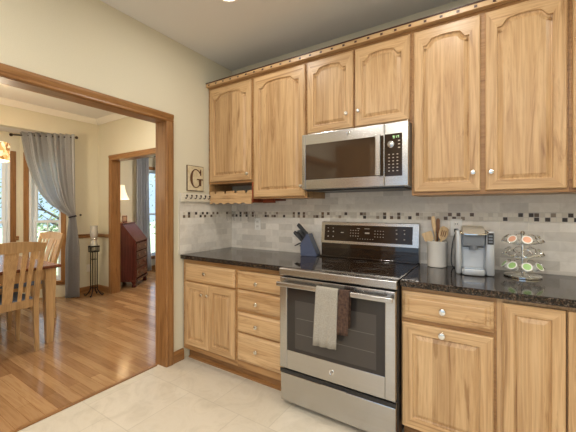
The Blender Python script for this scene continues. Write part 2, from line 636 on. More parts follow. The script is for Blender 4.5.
# centre bay wall (runs along y); local +x -> +y needs +90
wall_with_hole('wall_bay_centre', 1.3, SOF, .13, 1.19, .245, 2.075, (BAYX, BY2, 0), R(90))
window('window_2', 1.06, .245, 2.075, (BAYX, BY2 + .66, 0), R(90), 1.12)
bm = BM(); box(bm, 0, BL, 0, .12, 0, SOF)
o = obj('wall_bay_side', bm, wall_m, local=True)
o.location = (WX, BY2 - BL * .7071, 0); o.rotation_euler = (0, 0, R(135)); o['kind'] = 'structure'
# living room
LWX = -3.88
wall_with_hole('wall_living_left', 3.07, CEIL, 1.22, 2.02, .30, 2.15, (LWX, .33, 0), R(90))
window('window_3', .80, .30, 2.15, (LWX, .33 + 1.62, 0), R(90), 1.2)
sbox('wall_living_back', wall_m, -4.3, 0, 3.4, 3.52, 0, CEIL)
sbox('wall_living_right', wall_m, -.12, 0, .33, 3.4, 0, CEIL)
window('window_4', 3.0, .2, 2.22, (2.0, -4.5, 0), R(180), 1.25)  # unseen window known from reflections, enlarged to let in more daylight

# cased openings
d1 = struct('door_1', (-.06, OPY, 0))
bm = BM()
box(bm, -.121, .001, OPY, OPY + .015, 0, OPT); 
obj('jamb', bm, oak_v, d1)
bm = BM(); box(bm, -.121, .001, OPY0, OPY + .015, OPT, OPT + .015)
obj('head_jamb', bm, oak_y, d1)
CW = .067


def casing_profile(w, d):
    return [(0, 0), (0, d * .6), (w * .12, d * .85), (w * .3, d * .7), (w * .7, d), (w * .92, d), (w, d * .8), (w, 0)]


bm = BM()
pr_ = casing_profile(CW, .02)
prism(bm, [(.001 + d, OPY + .003 + q) for q, d in pr_], 'z', 0, OPT + .003)
prism(bm, [(-.121 - d, OPY + .003 + q) for q, d in pr_], 'z', 0, OPT + .003)
obj('side_casing', bm, oak_v, d1)
bm = BM()
prism(bm, [(.001 + d, OPT + .003 + q) for q, d in pr_], 'y', OPY0 - CW, OPY + .003 + CW)
prism(bm, [(-.121 - d, OPT + .003 + q) for q, d in pr_], 'y', OPY0 - CW, OPY + .003 + CW)
obj('head_casing', bm, oak_y, d1)
d2 = struct('door_2', (IX0, .21, 0))
bm = BM(); box(bm, IX0 - .015, IX0, .209, .331, 0, IZ)
obj('jamb', bm, oak_v, d2)
bm = BM(); box(bm, IX0 - .015, IX1 + .015, .209, .331, IZ, IZ + .015)
obj('head_jamb', bm, oak_x, d2)
bm = BM()
pr2 = casing_profile(.078, .02)
prism(bm, [(IX0 - .003 - q, .209 - d) for q, d in pr2], 'z', 0, IZ + .003)
obj('side_casing', bm, oak_v, d2)
bm = BM()
prism(bm, [(.209 - d, IZ + .003 + q) for q, d in pr2], 'x', IX0 - .003 - .078, IX1 + .08)
obj('head_casing', bm, oak_x, d2)

# baseboards, chair rails, crown mouldings
bb = [(0, 0), (.016, 0), (.016, .075), (.010, .092), (0, .095)]
def run_x(name, prof, y, s, x0, x1, z, mat):
    bm = BM(); prism(bm, [(y + s * a, z + b) for a, b in prof], 'x', x0, x1)
    o = obj(name, bm, mat); o['kind'] = 'structure'
def run_y(name, prof, x, s, y0, y1, z, mat):
    bm = BM(); prism(bm, [(x + s * a, z + b) for a, b in prof], 'y', y0, y1)
    o = obj(name, bm, mat); o['kind'] = 'structure'
run_y('baseboard_left', bb, .0005, 1, OPY + .071, -.612, 0, oak_y)
run_y('baseboard_dining_left', bb, WX + .0005, 1, BY0 + .02, .208, 0, oak_y)
run_x('baseboard_dining_back', bb, .2095, -1, WX + .017, IX0 - .083, 0, oak_x)
run_y('baseboard_living_left', bb, LWX + .0005, 1, .34, 3.3, 0, oak_y)
cr = [(0, 0), (.018, .006), (.024, .022), (.020, .036), (.028, .048), (.012, .06), (0, .062)]
run_y('trim_2', cr, WX + .0005, 1, BY0 + .02, .208, .855, oak_y)
run_x('trim_3', cr, .2095, -1, WX + .03, IX0 - .083, .855, oak_x)
run_y('trim_4', cr, BAYX + .0005, 1, BY1 - .06, BY1 - .045 + .03, .855, oak_y)
cw = [(0, 0), (.02, 0), (.06, .05), (.07, .075), (.0, .075)]
run_y('trim_5', cw, WX + .0005, 1, -4.4, .2, CEIL - .0755, white_trim)
run_x('trim_6', cw, .2095, -1, WX + .02, -.14, CEIL - .0755, white_trim)

# tiled backsplash
SZ0, SZ1 = .914, 1.445
MZ0, MZ1 = 1.228, 1.281
o = obj('wall_tiles_back', box(BM(), .0085, 4.0, -.008, -.0002, SZ0, 1.47), splash_back); o['kind'] = 'structure'
o = obj('wall_tiles_left', box(BM(), .0002, .008, -.652, -.0085, SZ0, SZ1), splash_left); o['kind'] = 'structure'


def mosaic(name, back):
    bm = BM(); L = 2.9 if back else .63
    p = .0265
    k = int(L / p)
    for r in range(2):
        z = MZ0 + r * p
        i = 0
        while i < k:
            q = rnd.random() if not (i and last < .34) else .34 + .66 * rnd.random() if rnd.random() < .75 else rnd.random()
            last = q
            m = 0 if q < .11 else 1 if q < .26 else 2 if q < .34 else 3 if q < .72 else 4
            a = .012 + i * p
            if back: box(bm, a, a + p - .003, -.0098, -.0079, z + .0015, z + p - .0015, mi=m)
            else: box(bm, .0079, .0098, -a - p + .003, -a, z + .0015, z + p - .0015, mi=m)
            i += 1
    o = obj(name, bm, mos); o['kind'] = 'structure'


mosaic('trim_7', True)
mosaic('trim_8', False)
# thin edge strip where the tile stops on the left wall
sbox('trim_9', plain('tile_edge', srgb(214, 206, 190), .4), .0002, .011, -.662, -.6525, .915, SZ1 + .008)

# ------------------------------------------------------------------ cabinets
def offset_poly(pts, d):
    n = len(pts); out = []
    for i in range(n):
        p0, p1, p2 = Vector(pts[i - 1]), Vector(pts[i]), Vector(pts[(i + 1) % n])
        e1 = (p1 - p0).normalized(); e2 = (p2 - p1).normalized()
        n1 = Vector((-e1.y, e1.x)); n2 = Vector((-e2.y, e2.x))
        m = (n1 + n2)
        k = max(.35, 1 + n1.dot(n2))
        out.append(p1 + m * (d / k))
    return [(v.x, v.y) for v in out]


def door_mesh(bm, x0, x1, z0, z1, yf, fr=.055, arch=0.0, thick=.019, raise_=.020):
    """raised-panel front facing -y; slot 0 vertical grain, slot 1 horizontal grain"""
    ox0, ox1, oz0, oz1 = x0 + fr, x1 - fr, z0 + fr, z1 - fr
    op = [(ox0, oz0), (ox1, oz0)]
    ou = [(x0, z0), (x1, z0)]
    zs = oz1 - arch
    N = 44 if arch else 1
    for i in range(N + 1):
        s = i / N
        x = ox1 + (ox0 - ox1) * s
        g = min(s, 1 - s)
        if arch:
            if g < .07: h = 0
            elif g < .21:
                q = (g - .07) / .14; h = .82 * q * q * (3 - 2 * q)
            else:
                h = .82 + .18 * math.sin((g - .21) / .29 * PI / 2)
        else: h = 0
        op.append((x, zs + arch * h))
        ou.append((x1 + (x0 - x1) * s, z1))
    ins = lambda d: [(min(max(a, x0 + d), x1 - d), min(max(b, z0 + d), z1 - d)) for a, b in ou]
    P = lambda pts, y: [Vector((a, y, b)) for a, b in pts]
    loops = [P(ou, yf + thick), P(ou, yf + .006), P(ins(.005), yf), P(op, yf), P(offset_poly(op, .002), yf + .009), P(offset_poly(op, .009), yf + .012),
             P(offset_poly(op, .009 + raise_), yf + .003)]
    L = [[bm.verts.new(v) for v in lp] for lp in loops]
    n = len(op)
    for li, (a, b) in enumerate(zip(L[:-1], L[1:])):
        for i in range(n):
            j = (i + 1) % n
            f = bm.faces.new((a[i], a[j], b[j], b[i]))
            horiz = (i == 0) or (2 <= i < n - 1 and True)
            if i == 1 or i == n - 1: horiz = False
            if li >= 3: horiz = False
            f.material_index = 1 if horiz else 0
    bm.faces.new(list(reversed(L[0])))
    bm.faces.new(L[-1])
    return bm


def drawer_mesh(bm, x0, x1, z0, z1, yf, thick=.019, framed=False):
    ou = [(x0, z0), (x1, z0), (x1, z1), (x0, z1)]
    ins = lambda d: [(x0 + d, z0 + d), (x1 - d, z0 + d), (x1 - d, z1 - d), (x0 + d, z1 - d)]
    P = lambda pts, y: [Vector((a, y, b)) for a, b in pts]
    lo = [P(ou, yf + thick), P(ou, yf + .009), P(ins(.004), yf + .006), P(ins(.012), yf + .004), P(ins(.018), yf)]
    if framed:
        lo += [P(ins(.030), yf), P(ins(.034), yf + .004), P(ins(.040), yf + .001)]
    rings(bm, lo, cap0=True, cap1=True)
    return bm


def knob(x, z, y, parent, mat=None, s=1.0):
    bm = BM()
    M = Matrix.Rotation(R(90), 4, 'X')
    lathe(bm, [(.005 * s, 0), (.005 * s, .010), (.009 * s, .014), (.0145 * s, .018), (.0155 * s, .023), (.013 * s, .027), (.004 * s, .029)], (x, y, z), 14, M)
    return obj('knob', bm, mat or nickel, parent, smooth=True)


YB, YBF = -.610, -.630           # base carcass face, door face
YU, YUF = -.315, -.335           # wall cabinets


def base_box(bm, x0, x1):
    box(bm, x0, x1, YB + .018, -.009, .10, .878)
    box(bm, x0, x1, -.535, -.009, 0.0, .10)


def base_face(bm, x0, x1, rails, stiles):
    for a, b in stiles: box(bm, a, b, YB, YB + .018, .10, .878)
    for a, b in rails: box(bm, x0 + .0, x1, YB + .0005, YB + .0175, a, b)


# base cabinet by the doorway
def cabinet(name, label, x0, base=True, z=0.0):
    return thing(name, label, 'cabinet', (x0, YB if base else YU, z))


c1 = cabinet('base_cabinet', 'pale hickory base cabinet with one drawer over two raised panel doors, beside the doorway', .009)
bm = BM(); base_box(bm, .009, .630); obj('carcass', bm, cab_side, c1)
bm = BM(); base_face(bm, .009, .630, [(.10, .155), (.682, .700), (.842, .878)], [(.009, .055), (.605, .630)]); obj('face_frame', bm, cab_frame, c1)
bm = BM(); drawer_mesh(bm, .046, .614, .697, .840, YBF)
dr = obj('drawer', bm, cab_h, c1); knob(.30, .774, YBF, dr)
for (a, b, kx) in ((.046, .3275, .285), (.3305, .614, .372)):
    bm = BM(); door_mesh(bm, a, b, .148, .682, YBF, .052)
    dd = obj('door', bm, [cab_v, cab_h], c1); knob(kx - .018 if kx < .3 else kx - .04, .600, YBF, dd)
bm = BM(); box(bm, .009, .630, -.548, -.5355, 0, .095); prism(bm, [(-.5485, 0), (-.566, 0), (-.563, .012), (-.5485, .018)], 'x', .017, .630)
obj('toe_kick', bm, oak_x, c1)

# four-drawer base
c2 = cabinet('drawer_cabinet', 'pale hickory base cabinet with a stack of four drawers left of the range', .631)
bm = BM(); base_box(bm, .631, 1.076); obj('carcass', bm, cab_side, c2)
bm = BM(); base_face(bm, .631, 1.076, [(.10, .165), (.362, .385), (.524, .552), (.690, .711), (.842, .878)], [(.631, .650), (1.056, 1.076)]); obj('face_frame', bm, cab_frame, c2)
for z0, z1, kz in ((.706, .838, .760), (.548, .693, .612), (.380, .524, .448), (.160, .364, .268)):
    bm = BM(); drawer_mesh(bm, .641, 1.064, z0, z1, YBF)
    dr = obj('drawer', bm, cab_h, c2); knob(.835, kz, YBF, dr)
bm = BM(); box(bm, .631, 1.076, -.548, -.5355, 0, .095); prism(bm, [(-.5485, 0), (-.566, 0), (-.563, .012), (-.5485, .018)], 'x', .631, 1.076)
obj('toe_kick', bm, oak_x, c2)

# right of the range
c3 = cabinet('base_cabinet', 'pale hickory base cabinet with one drawer over one door, right of the range', 1.851)
bm = BM(); base_box(bm, 1.851, 2.299); obj('carcass', bm, cab_side, c3)
bm = BM(); base_face(bm, 1.851, 2.299, [(.10, .125), (.68, .705), (.850, .878)], [(1.851, 1.872), (2.272, 2.299)]); obj('face_frame', bm, cab_frame, c3)
bm = BM(); drawer_mesh(bm, 1.857, 2.288, .704, .852, YBF, framed=True)
dr = obj('drawer', bm, cab_h, c3); knob(2.063, .772, YBF, dr, s=1.15)
bm = BM(); door_mesh(bm, 1.857, 2.286, .105, .680, YBF, .056)
dd = obj('door', bm, [cab_v, cab_h], c3); knob(2.060, .648, YBF, dd, s=1.15)
bm = BM(); box(bm, 1.851, 2.299, -.548, -.5355, 0, .095); obj('toe_kick', bm, oak_x, c3)

c4 = cabinet('corner_base_cabinet', 'pale hickory corner base cabinet with tall raised panel, at the right edge', 2.300)
bm = BM(); base_box(bm, 2.300, 3.3); obj('carcass', bm, cab_side, c4)
bm = BM(); base_face(bm, 2.300, 3.3, [(.10, .125), (.858, .878)], [(2.300, 2.326), (2.56, 3.3)]); obj('face_frame', bm, [cab_v], c4)
bm = BM(); door_mesh(bm, 2.322, 2.555, .105, .856, YBF, .048, raise_=.02)
obj('door', bm, [cab_v, cab_h], c4)
bm = BM(); box(bm, 2.562, 3.3, YBF, YB - .0005, .105, .856, .003); obj('filler_panel', bm, cab_v, c4)

# wall cabinets
UT = 2.452


def wall_cab(name, label, x0, x1, z0, doors, zd0, knobs, fr=.056, arch=.045, dtop=2.425):
    r = thing(name, label, 'cabinet', (x0, YU, z0))
    bm = BM(); box(bm, x0, x1, YU + .018, -.0095, z0 + .02, UT); box(bm, x0, x1, YU + .03, -.0095, z0, z0 + .02)
    obj('carcass', bm, cab_side, r)
    bm = BM()
    box(bm, x0, x0 + .03, YU, YU + .018, z0, UT); box(bm, x1 - .03, x1, YU, YU + .018, z0, UT)
    box(bm, x0, x1, YU + .0005, YU + .0175, z0, z0 + .035); box(bm, x0, x1, YU + .0005, YU + .0175, UT - .045, UT)
    if len(doors) > 1:
        m = (doors[0][1] + doors[1][0]) / 2
        box(bm, m - .025, m + .025, YU, YU + .018, z0, UT)
    obj('face_frame', bm, cab_frame, r)
    for (a, b), (kx, kz) in zip(doors, knobs):
        bm = BM(); door_mesh(bm, a, b, zd0, dtop, YUF, fr, arch)
        dd = obj('door', bm, [cab_v, cab_h], r)
        knob(kx, kz, YUF, dd, s=.95)
    return r


wall_cab('wall_cabinet', 'short hickory wall cabinet with arched door above the wooden wine rack', .003, .545, 1.540, [(.035, .532)], 1.560, [(.503, 1.610)])
wall_cab('wall_cabinet', 'tall hickory wall cabinet with one arched door, left of the microwave', .546, 1.079, 1.395, [(.562, 1.066)], 1.408, [(1.040, 1.484)])
wall_cab('wall_cabinet', 'short hickory wall cabinet with two arched doors, directly above the microwave', 1.080, 1.846, 1.860, [(1.088, 1.455), (1.470, 1.838)], 1.880, [(1.412, 1.980), (1.500, 1.985)], fr=.052)
wall_cab('wall_cabinet', 'wide tall hickory wall cabinet with two arched doors, right of the microwave', 1.847, 2.614, 1.393, [(1.862, 2.226), (2.250, 2.606)], 1.412, [(2.190, 1.516), (2.278, 1.514)])
wall_cab('wall_cabinet', 'hickory wall cabinet cut off by the right edge of the photo', 2.615, 3.3, 1.393, [(2.628, 3.0)], 1.412, [(2.97, 1.51)])

# crown strip with pegs
bm = BM()
box(bm, .003, 3.3, -.352, -.02, UT + .0005, UT + .030)
crown = obj('trim_10', bm, cab_h); crown['kind'] = 'structure'
bm = BM(); box(bm, .003, 3.3, -.358, -.02, UT + .0305, UT + .038, .002)
obj('dark_top_strip', bm, dark_wood, crown)
bm = BM()
for i in range(36):
    x = .035 + i * .09
    box(bm, x, x + .016, -.3555, -.3515, UT + .008, UT + .020)
obj('peg_row', bm, dark_wood, crown)

# tall pantry cabinet behind the camera, unseen, added to give the microwave door a brown reflection; local front faces -y
pn_ = thing('added_pantry', 'unseen hickory pantry added opposite the microwave as a brown reflection for its door', 'cabinet', (.31, -3.93, 0), R(90))
bm = BM(); box(bm, -.5, .5, -.28, .30, .10, 2.40); box(bm, -.5, .5, -.22, .30, 0, .10); obj('carcass', bm, cab_side, pn_, local=True)
for a, b in ((-.49, -.005), (.005, .49)):
    for z0, z1 in ((.12, 1.30), (1.33, 2.38)):
        bm = BM(); door_mesh(bm, a, b, z0, z1, -.3005, .06, .045 if z0 > 1 else 0); obj('door', bm, [cab_v, cab_h], pn_, local=True)

# counters
bm = BM(); box(bm, .0095, 1.0785, -.648, -.0105, .8785, .914, .004)
tag(obj('countertop', bm, granite), 'dark speckled granite countertop in the corner, left of the range', 'countertop')
bm = BM(); box(bm, 1.8495, 3.3, -.648, -.0105, .8785, .914, .004)
tag(obj('countertop', bm, granite), 'dark speckled granite countertop under the coffee maker, right of the range', 'countertop')

# ------------------------------------------------------------------ range
RX0, RX1 = 1.082, 1.846
rg = thing('range', 'stainless steel electric range with black glass cooktop between the counters', 'stove', ((RX0 + RX1) / 2, -.35, 0))
bm = BM(); box(bm, RX0 + .002, RX1 - .002, -.655, -.012, .03, .895); box(bm, RX0 + .03, RX1 - .03, -.62, -.05, 0, .03)
obj('body', bm, dark_side, rg)
bm = BM(); box(bm, RX0, RX1, -.672, -.085, .8955, .918, .004); ck = obj('cooktop', bm, black_glass, rg)
bm = BM()
ring_m = plain('burner_ring', (.055, .052, .05, 1), .2)
for cx_0, cy_0, rr in ((1.28, -.52, .105), (1.64, -.52, .115), (1.28, -.24, .08), (1.65, -.25, .08), (1.46, -.2, .05)):
    for r_ in (rr, rr * .6):
        tube(bm, [(cx_0 + r_ * math.cos(a * PI / 16), cy_0 + r_ * math.sin(a * PI / 16), .9178) for a in range(32)], .0012, 4, closed=True)
obj('burner_ring', bm, ring_m, ck)
bm = BM(); box(bm, RX0 - .001, RX1 + .001, -.705, -.6725, .868, .916, .006); obj('front_trim', bm, steel, rg)
# oven door
od = None
bm = BM()
DY0, DY1 = -.705, -.657
box(bm, RX0 + .006, RX0 + .062, DY0, DY1, .262, .858, .004); box(bm, RX1 - .062, RX1 - .006, DY0, DY1, .262, .858, .004)
box(bm, RX0 + .062, RX1 - .062, DY0, DY1, .262, .385, .003); box(bm, RX0 + .062, RX1 - .062, DY0, DY1, .795, .858, .003)
od = obj('oven_door', bm, steel, rg)
bm = BM(); box(bm, RX0 + .060, RX1 - .060, DY0 + .004, DY1, .383, .797); ow = obj('oven_window', bm, oven_glass, od)
bm = BM(); box(bm, 1.205, 1.735, DY0 + .0030, DY0 + .0038, .405, .715); obj('inner_window', bm, plain('oven_inner_glass', (.062, .054, .048, 1), .09, 0, Specular_IOR_Level=.36), od)
bm = BM()
for z in (.50, .60): box(bm, 1.215, 1.725, DY0 + .0026, DY0 + .0031, z, z + .004)
obj('oven_rack', bm, plain('oven_rack_wire', (.10, .09, .08, 1), .4), od)
bm = BM()
box(bm, RX0 + .010, RX1 - .010, -.757, -.739, .806, .836, .006)
for x in (RX0 + .03, RX1 - .055): box(bm, x, x + .025, -.741, DY0 - .0003, .810, .832, .003)
obj('handle', bm, steel, od)


def badge(x, y, z, r, parent):
    bm = BM(); M = Matrix.Rotation(R(90), 4, 'X')
    lathe(bm, [(r, 0), (r, .0015), (r * .9, .0025), (r * .8, .0015), (.001, .0015)], (x, y, z), 24, M)
    b = obj('badge', bm, chrome, parent, smooth=True)
    bm = BM()
    for s in (-1, 1):
        pts = [(x + s * r * (.08 + .38 * math.sin(t_) * (1 - t_ / 9)), y - .0022, z + r * (.45 * math.cos(t_) * (1 - t_ / 12) * s)) for t_ in [k * .35 for k in range(14)]]
        tube(bm, pts, r * .055, 5)
    tube(bm, [(x - r * .5, y - .0022, z - r * .1), (x, y - .0022, z + r * .05), (x + r * .5, y - .0022, z - r * .05)], r * .05, 5)
    obj('monogram', bm, plain('badge_ink', srgb(70, 72, 80), .4), b)


badge(1.464, DY0 + .0003, .323, .017, od)
bm = BM(); box(bm, RX0 + .010, RX1 - .006, -.700, -.657, .042, .226, .005)
box(bm, RX0 + .006, RX1 - .006, -.690, -.657, .226, .247, .002)
dw = obj('storage_drawer', bm, steel, rg)
bm = BM(); box(bm, RX0 + .004, RX1 - .004, -.698, -.6905, .2275, .249); obj('drawer_gap', bm, black_plastic, dw)
bm = BM(); box(bm, 1.395, 1.56, -.7085, -.6985, .222, .233, .003); obj('pull_lip', bm, steel, dw)
# backguard
bm = BM(); box(bm, RX0, RX1, -.078, -.0125, .9, 1.035); box(bm, RX0 + .004, RX1 - .004, -.12, -.078, .9185, .932, .003)
obj('rear_panel', bm, black_glass, rg)
bm = BM()
prism(bm, [(-.088, 1.030), (-.0125, 1.030), (-.0125, 1.198), (-.058, 1.203), (-.068, 1.198)], 'x', RX0 - .001, RX1 + .001)
bk = obj('backguard', bm, steel, rg)
# tilted control glass on the backguard
a0, a1 = Vector((0, -.088, 1.030)), Vector((0, -.068, 1.198))
dv = (a1 - a0).normalized(); nv = Vector((0, -dv.z, dv.y))
def bgp(x, s, d=0): 
    q = a0 + dv * s + nv * d
    return Vector((x, q.y, q.z))
def bg_quad(bm, x0, x1, s0, s1, d0, d1, mi=0):
    rings(bm, [[bgp(x0, s0, d0), bgp(x1, s0, d0), bgp(x1, s1, d0), bgp(x0, s1, d0)], [bgp(x0, s0, d1), bgp(x1, s0, d1), bgp(x1, s1, d1), bgp(x0, s1, d1)]], mi=mi)
bm = BM(); bg_quad(bm, RX0 + .030, RX1 - .040, .020, .148, -.001, .0015)
def mark(x, s, w_, h_): bg_quad(bm, x, x + w_ * .8, s, s + h_ * .7, .0014, .0022, mi=1)
for r_ in range(3):
    for k in range(4):
        mark(1.335 + k * .021, .062 + r_ * .022, .009, .008)
        mark(1.53 + k * .021, .062 + r_ * .022, .009, .008)
for k in range(7): mark(1.395 + k * .02, .042, .008, .006)
for x in (1.14, 1.185, 1.69, 1.745):
    mark(x, .05, .012, .012); mark(x, .09, .012, .012); mark(x - .004, .12, .016, .005)
mark(1.255, .085, .03, .009); mark(1.45, .122, .05, .006); mark(1.39, .122, .03, .006); mark(1.455, .085, .045, .016)
cp = obj('control_panel', bm, [brown_panel, button_print], bk)

# towels on the oven handle
def towel(name, label, x0, x1, zf, zb, mat, dy, wave):
    bm = BM()
    yf, yb, zt = -.757 - dy, -.739 + dy * .3, .836 + dy
    path = [(yf - .004, zf), (yf - .004, (zf + .83) / 2), (yf - .003, .80), (yf - .001, .832), (yf + .006, zt + .002), ((yf + yb) / 2, zt + .004), (yb - .004, zt + .001), (yb + .002, .828), (yb + .004, .80), (yb + .004, zb)]
    n = 14
    loops = []
    rows = smooth_path([(0, a, b) for a, b in path], 3)
    grid = []
    for q in rows:
        hang = max(0, .83 - q.z) / .35
        row = []
        for i in range(n + 1):
            s = i / n
            wv = wave * hang * math.sin(s * 9 + 1.2) * (1 if q.y < -.748 else .12)
            flare = 1 + .06 * hang
            xm = (x0 + x1) / 2 - .012 * hang
            row.append(bm.verts.new((xm + (s - .5) * (x1 - x0) * flare, q.y - abs(wv) if q.y < -.748 else q.y, q.z + (.006 * s * hang))))
        grid.append(row)
    for a, b in zip(grid[:-1], grid[1:]):
        for i in range(n): bm.faces.new((a[i], a[i + 1], b[i + 1], b[i]))
    o = obj(name, bm, mat, smooth=True)
    md = o.modifiers.new('thick', 'SOLIDIFY'); md.thickness = .003; md.offset = 0
    return tag(o, label, 'towel')


towel('dish_towel', 'light grey dish towel hanging over the oven handle', 1.388, 1.530, .490, .60, towel_m, .003, .010)
towel('dish_towel', 'dark brown dish towel hanging on the oven handle beside the light grey one', 1.536, 1.600, .585, .62, towel_dm, .003, .008)

# ------------------------------------------------------------------ microwave
mw = thing('microwave', 'stainless over-the-range microwave under the short two-door wall cabinet', 'microwave', (1.463, -.2, 1.450))
MY = -.405
bm = BM(); box(bm, 1.083, 1.843, MY + .028, -.0095, 1.450, 1.856); obj('body', bm, plain('microwave_case', (.30, .29, .28, 1), .35, .6), mw)
bm = BM(); box(bm, 1.11, 1.81, -.36, -.05, 1.440, 1.4495); box(bm, 1.10, 1.40, -.37, -.36, 1.437, 1.4495); obj('vent_grille', bm, black_plastic, mw)
# door
bm = BM()
X0, X1 = 1.083, 1.6975
box(bm, X0, 1.112, MY, MY + .0275, 1.453, 1.856, .003); box(bm, 1.690, X1, MY, MY + .0275, 1.453, 1.856, .002)
box(bm, 1.112, 1.690, MY, MY + .0275, 1.453, 1.521, .002); box(bm, 1.112, 1.690, MY, MY + .0275, 1.779, 1.856, .002)
md_ = obj('door', bm, steel, mw)
bm = BM(); box(bm, 1.110, 1.691, MY + .003, MY + .027, 1.519, 1.781); obj('window', bm, door_glass, md_)
bm = BM(); box(bm, 1.648, 1.682, MY - .045, MY - .027, 1.520, 1.786, .006)
for z in (1.53, 1.752): box(bm, 1.655, 1.675, MY - .03, MY + .0005, z, z + .02)
obj('handle', bm, steel, md_)
badge(1.448, MY + .0004, 1.824, .013, md_)
# control side
bm = BM(); box(bm, 1.699, 1.8435, MY, MY + .0275, 1.453, 1.856, .003); cs = obj('control_side', bm, steel, mw)
bm = BM(); box(bm, 1.7005, 1.808, MY - .0015, MY + .01, 1.515, 1.784); cpn = obj('control_panel', bm, brown_panel, cs)
bm = BM()
M = Matrix.Rotation(R(90), 4, 'X')
lathe(bm, [(.022, 0), (.022, .012), (.018, .015), (.004, .015)], (1.740, MY - .0016, 1.715), 20, M); obj('dial', bm, steel, cpn, smooth=True)
for r_ in range(6):
    for k in range(3):
        z = 1.545 + r_ * .021
        bm = BM(); box(bm, 1.722 + k * .026, 1.732 + k * .026, MY - .0025, MY - .0016, z, z + .006); obj('button', bm, button_print, cpn)
for z in (1.690, 1.712, 1.734):
    bm = BM(); box(bm, 1.783, 1.795, MY - .0025, MY - .0016, z, z + .006); obj('button', bm, button_print, cpn)
# clock digits 9:17
SEG = {'a': (0, 1, .2, 0), 'b': (1, .5, 0, 1), 'c': (1, 0, 0, 1), 'd': (0, 0, .2, 0), 'e': (0, 0, 0, 1), 'f': (0, .5, 0, 1), 'g': (0, .5, .2, 0)}
def digit(bm, ch, x, z, w_, h_):
    on = {'9': 'abcdfg', '1': 'bc', '7': 'abc'}[ch]; tk = .0016
    for s in on:
        if s in 'adg':
            zz = z + {'a': h_, 'g': h_ / 2, 'd': 0}[s]; box(bm, x, x + w_, MY - .0025, MY - .0012, zz - tk / 2, zz + tk / 2)
        else:
            xx = x + (w_ if s in 'bc' else 0); z0 = z + (h_ / 2 if s in 'bf' else 0)
            box(bm, xx - tk / 2, xx + tk / 2, MY - .0025, MY - .0012, z0, z0 + h_ / 2)
bm = BM()
for ch, x in (('9', 1.752), ('1', 1.768), ('7', 1.780)): digit(bm, ch, x, 1.755, .007, .014)
box(bm, 1.7635, 1.7651, MY - .0025, MY - .0012, 1.758, 1.760); box(bm, 1.7635, 1.7651, MY - .0025, MY - .0012, 1.765, 1.767)
obj('display_digits', bm, digit_green, cpn)

# ------------------------------------------------------------------ wine rack under the short cabinet
wr = thing('wine_rack', 'small wooden wine and stemware rack hung under the short wall cabinet', 'rack', (.274, -.17, 1.352))
for a in (.012, .532):
    bm = BM(); box(bm, a, a + .012, -.318, -.02, 1.365, 1.5395); obj('side_panel', bm, cab_side if a < .1 else red_wood, wr)
def scallop(bm, x0, x1, z0, z1, y0, y1, xs, r, depth, top=True):
    pts = [(x0, z0), (x1, z0)] if top else [(x1, z1), (x0, z1)]
    edge = []
    zz = z1 if top else z0
    order = sorted(xs, reverse=top)
    edge.append((x1 if top else x0, zz))
    for cx0 in order:
        for k in range(9):
            a = PI * k / 8
            dx = math.cos(a) * r * (1 if top else -1)
            dz = math.sin(a) * depth * (-1 if top else 1)
            edge.append((cx0 + dx, zz + dz))
    edge.append((x0 if top else x1, zz))
    prism(bm, pts + edge, 'y', y0, y1)
bm = BM(); scallop(bm, .0245, .5315, 1.405, 1.470, -.318, -.303, [.09, .215, .34, .465], .018, .024)
obj('bottle_rail', bm, cab_h, wr)
bm = BM(); scallop(bm, .0245, .5315, 1.352, 1.398, -.326, -.310, [.075, .165, .255, .345, .435], .030, .012, top=False)
box(bm, .0245, .5315, -.312, -.30, 1.385, 1.410)
obj('stem_rail', bm, cab_h, wr)
bm = BM(); box(bm, .0245, .5315, -.30, -.02, 1.400, 1.406)
for x in (.03, .12, .21, .30, .39, .48): box(bm, x, x + .012, -.30, -.03, 1.372, 1.400); box(bm, x - .012, x + .024, -.30, -.03, 1.366, 1.372)
obj('rack_floor', bm, cab_side, wr)
sh = thing('hanging_rack', 'small reddish wooden rack fixed under the tall wall cabinet, behind the wine rack', 'rack', (.62, -.12, 1.36))
bm = BM(); box(bm, .555, .70, -.20, -.04, 1.381, 1.3945); box(bm, .56, .69, -.20, -.188, 1.360, 1.381)
obj('rack_board', bm, red_wood, sh)
bm = BM(); box(bm, .52, .5315, -.312, -.303, 1.471, 1.49); bm.free()

# hanging wine glasses
def wine_glass(x, y, label):
    r = thing('wine_glass', label, 'glass', (x, y, 1.21), group='stemware hanging under the wine rack')
    bm = BM()
    zt = 1.378
    prof = [(.031, zt), (.031, zt - .002), (.006, zt - .006), (.0035, zt - .02), (.0035, zt - .075), (.008, zt - .082), (.026, zt - .10), (.034, zt - .13), (.033, zt - .155), (.028, zt - .185)]
    lathe(bm, prof, (x, y, 0), 20, cap=False)
    obj('glass_bowl', bm, stem_glass, r, smooth=True)
for x, y, l in ((.17, -.20, 'clear wine glass hanging upside down, leftmost under the wine rack'),
                (.26, -.20, 'clear wine glass hanging upside down, second from the left under the wine rack'),
                (.345, -.20, 'clear wine glass hanging upside down, second from the right under the wine rack'),
                (.435, -.20, 'clear wine glass hanging upside down, rightmost under the wine rack')):
    wine_glass(x, y, l)

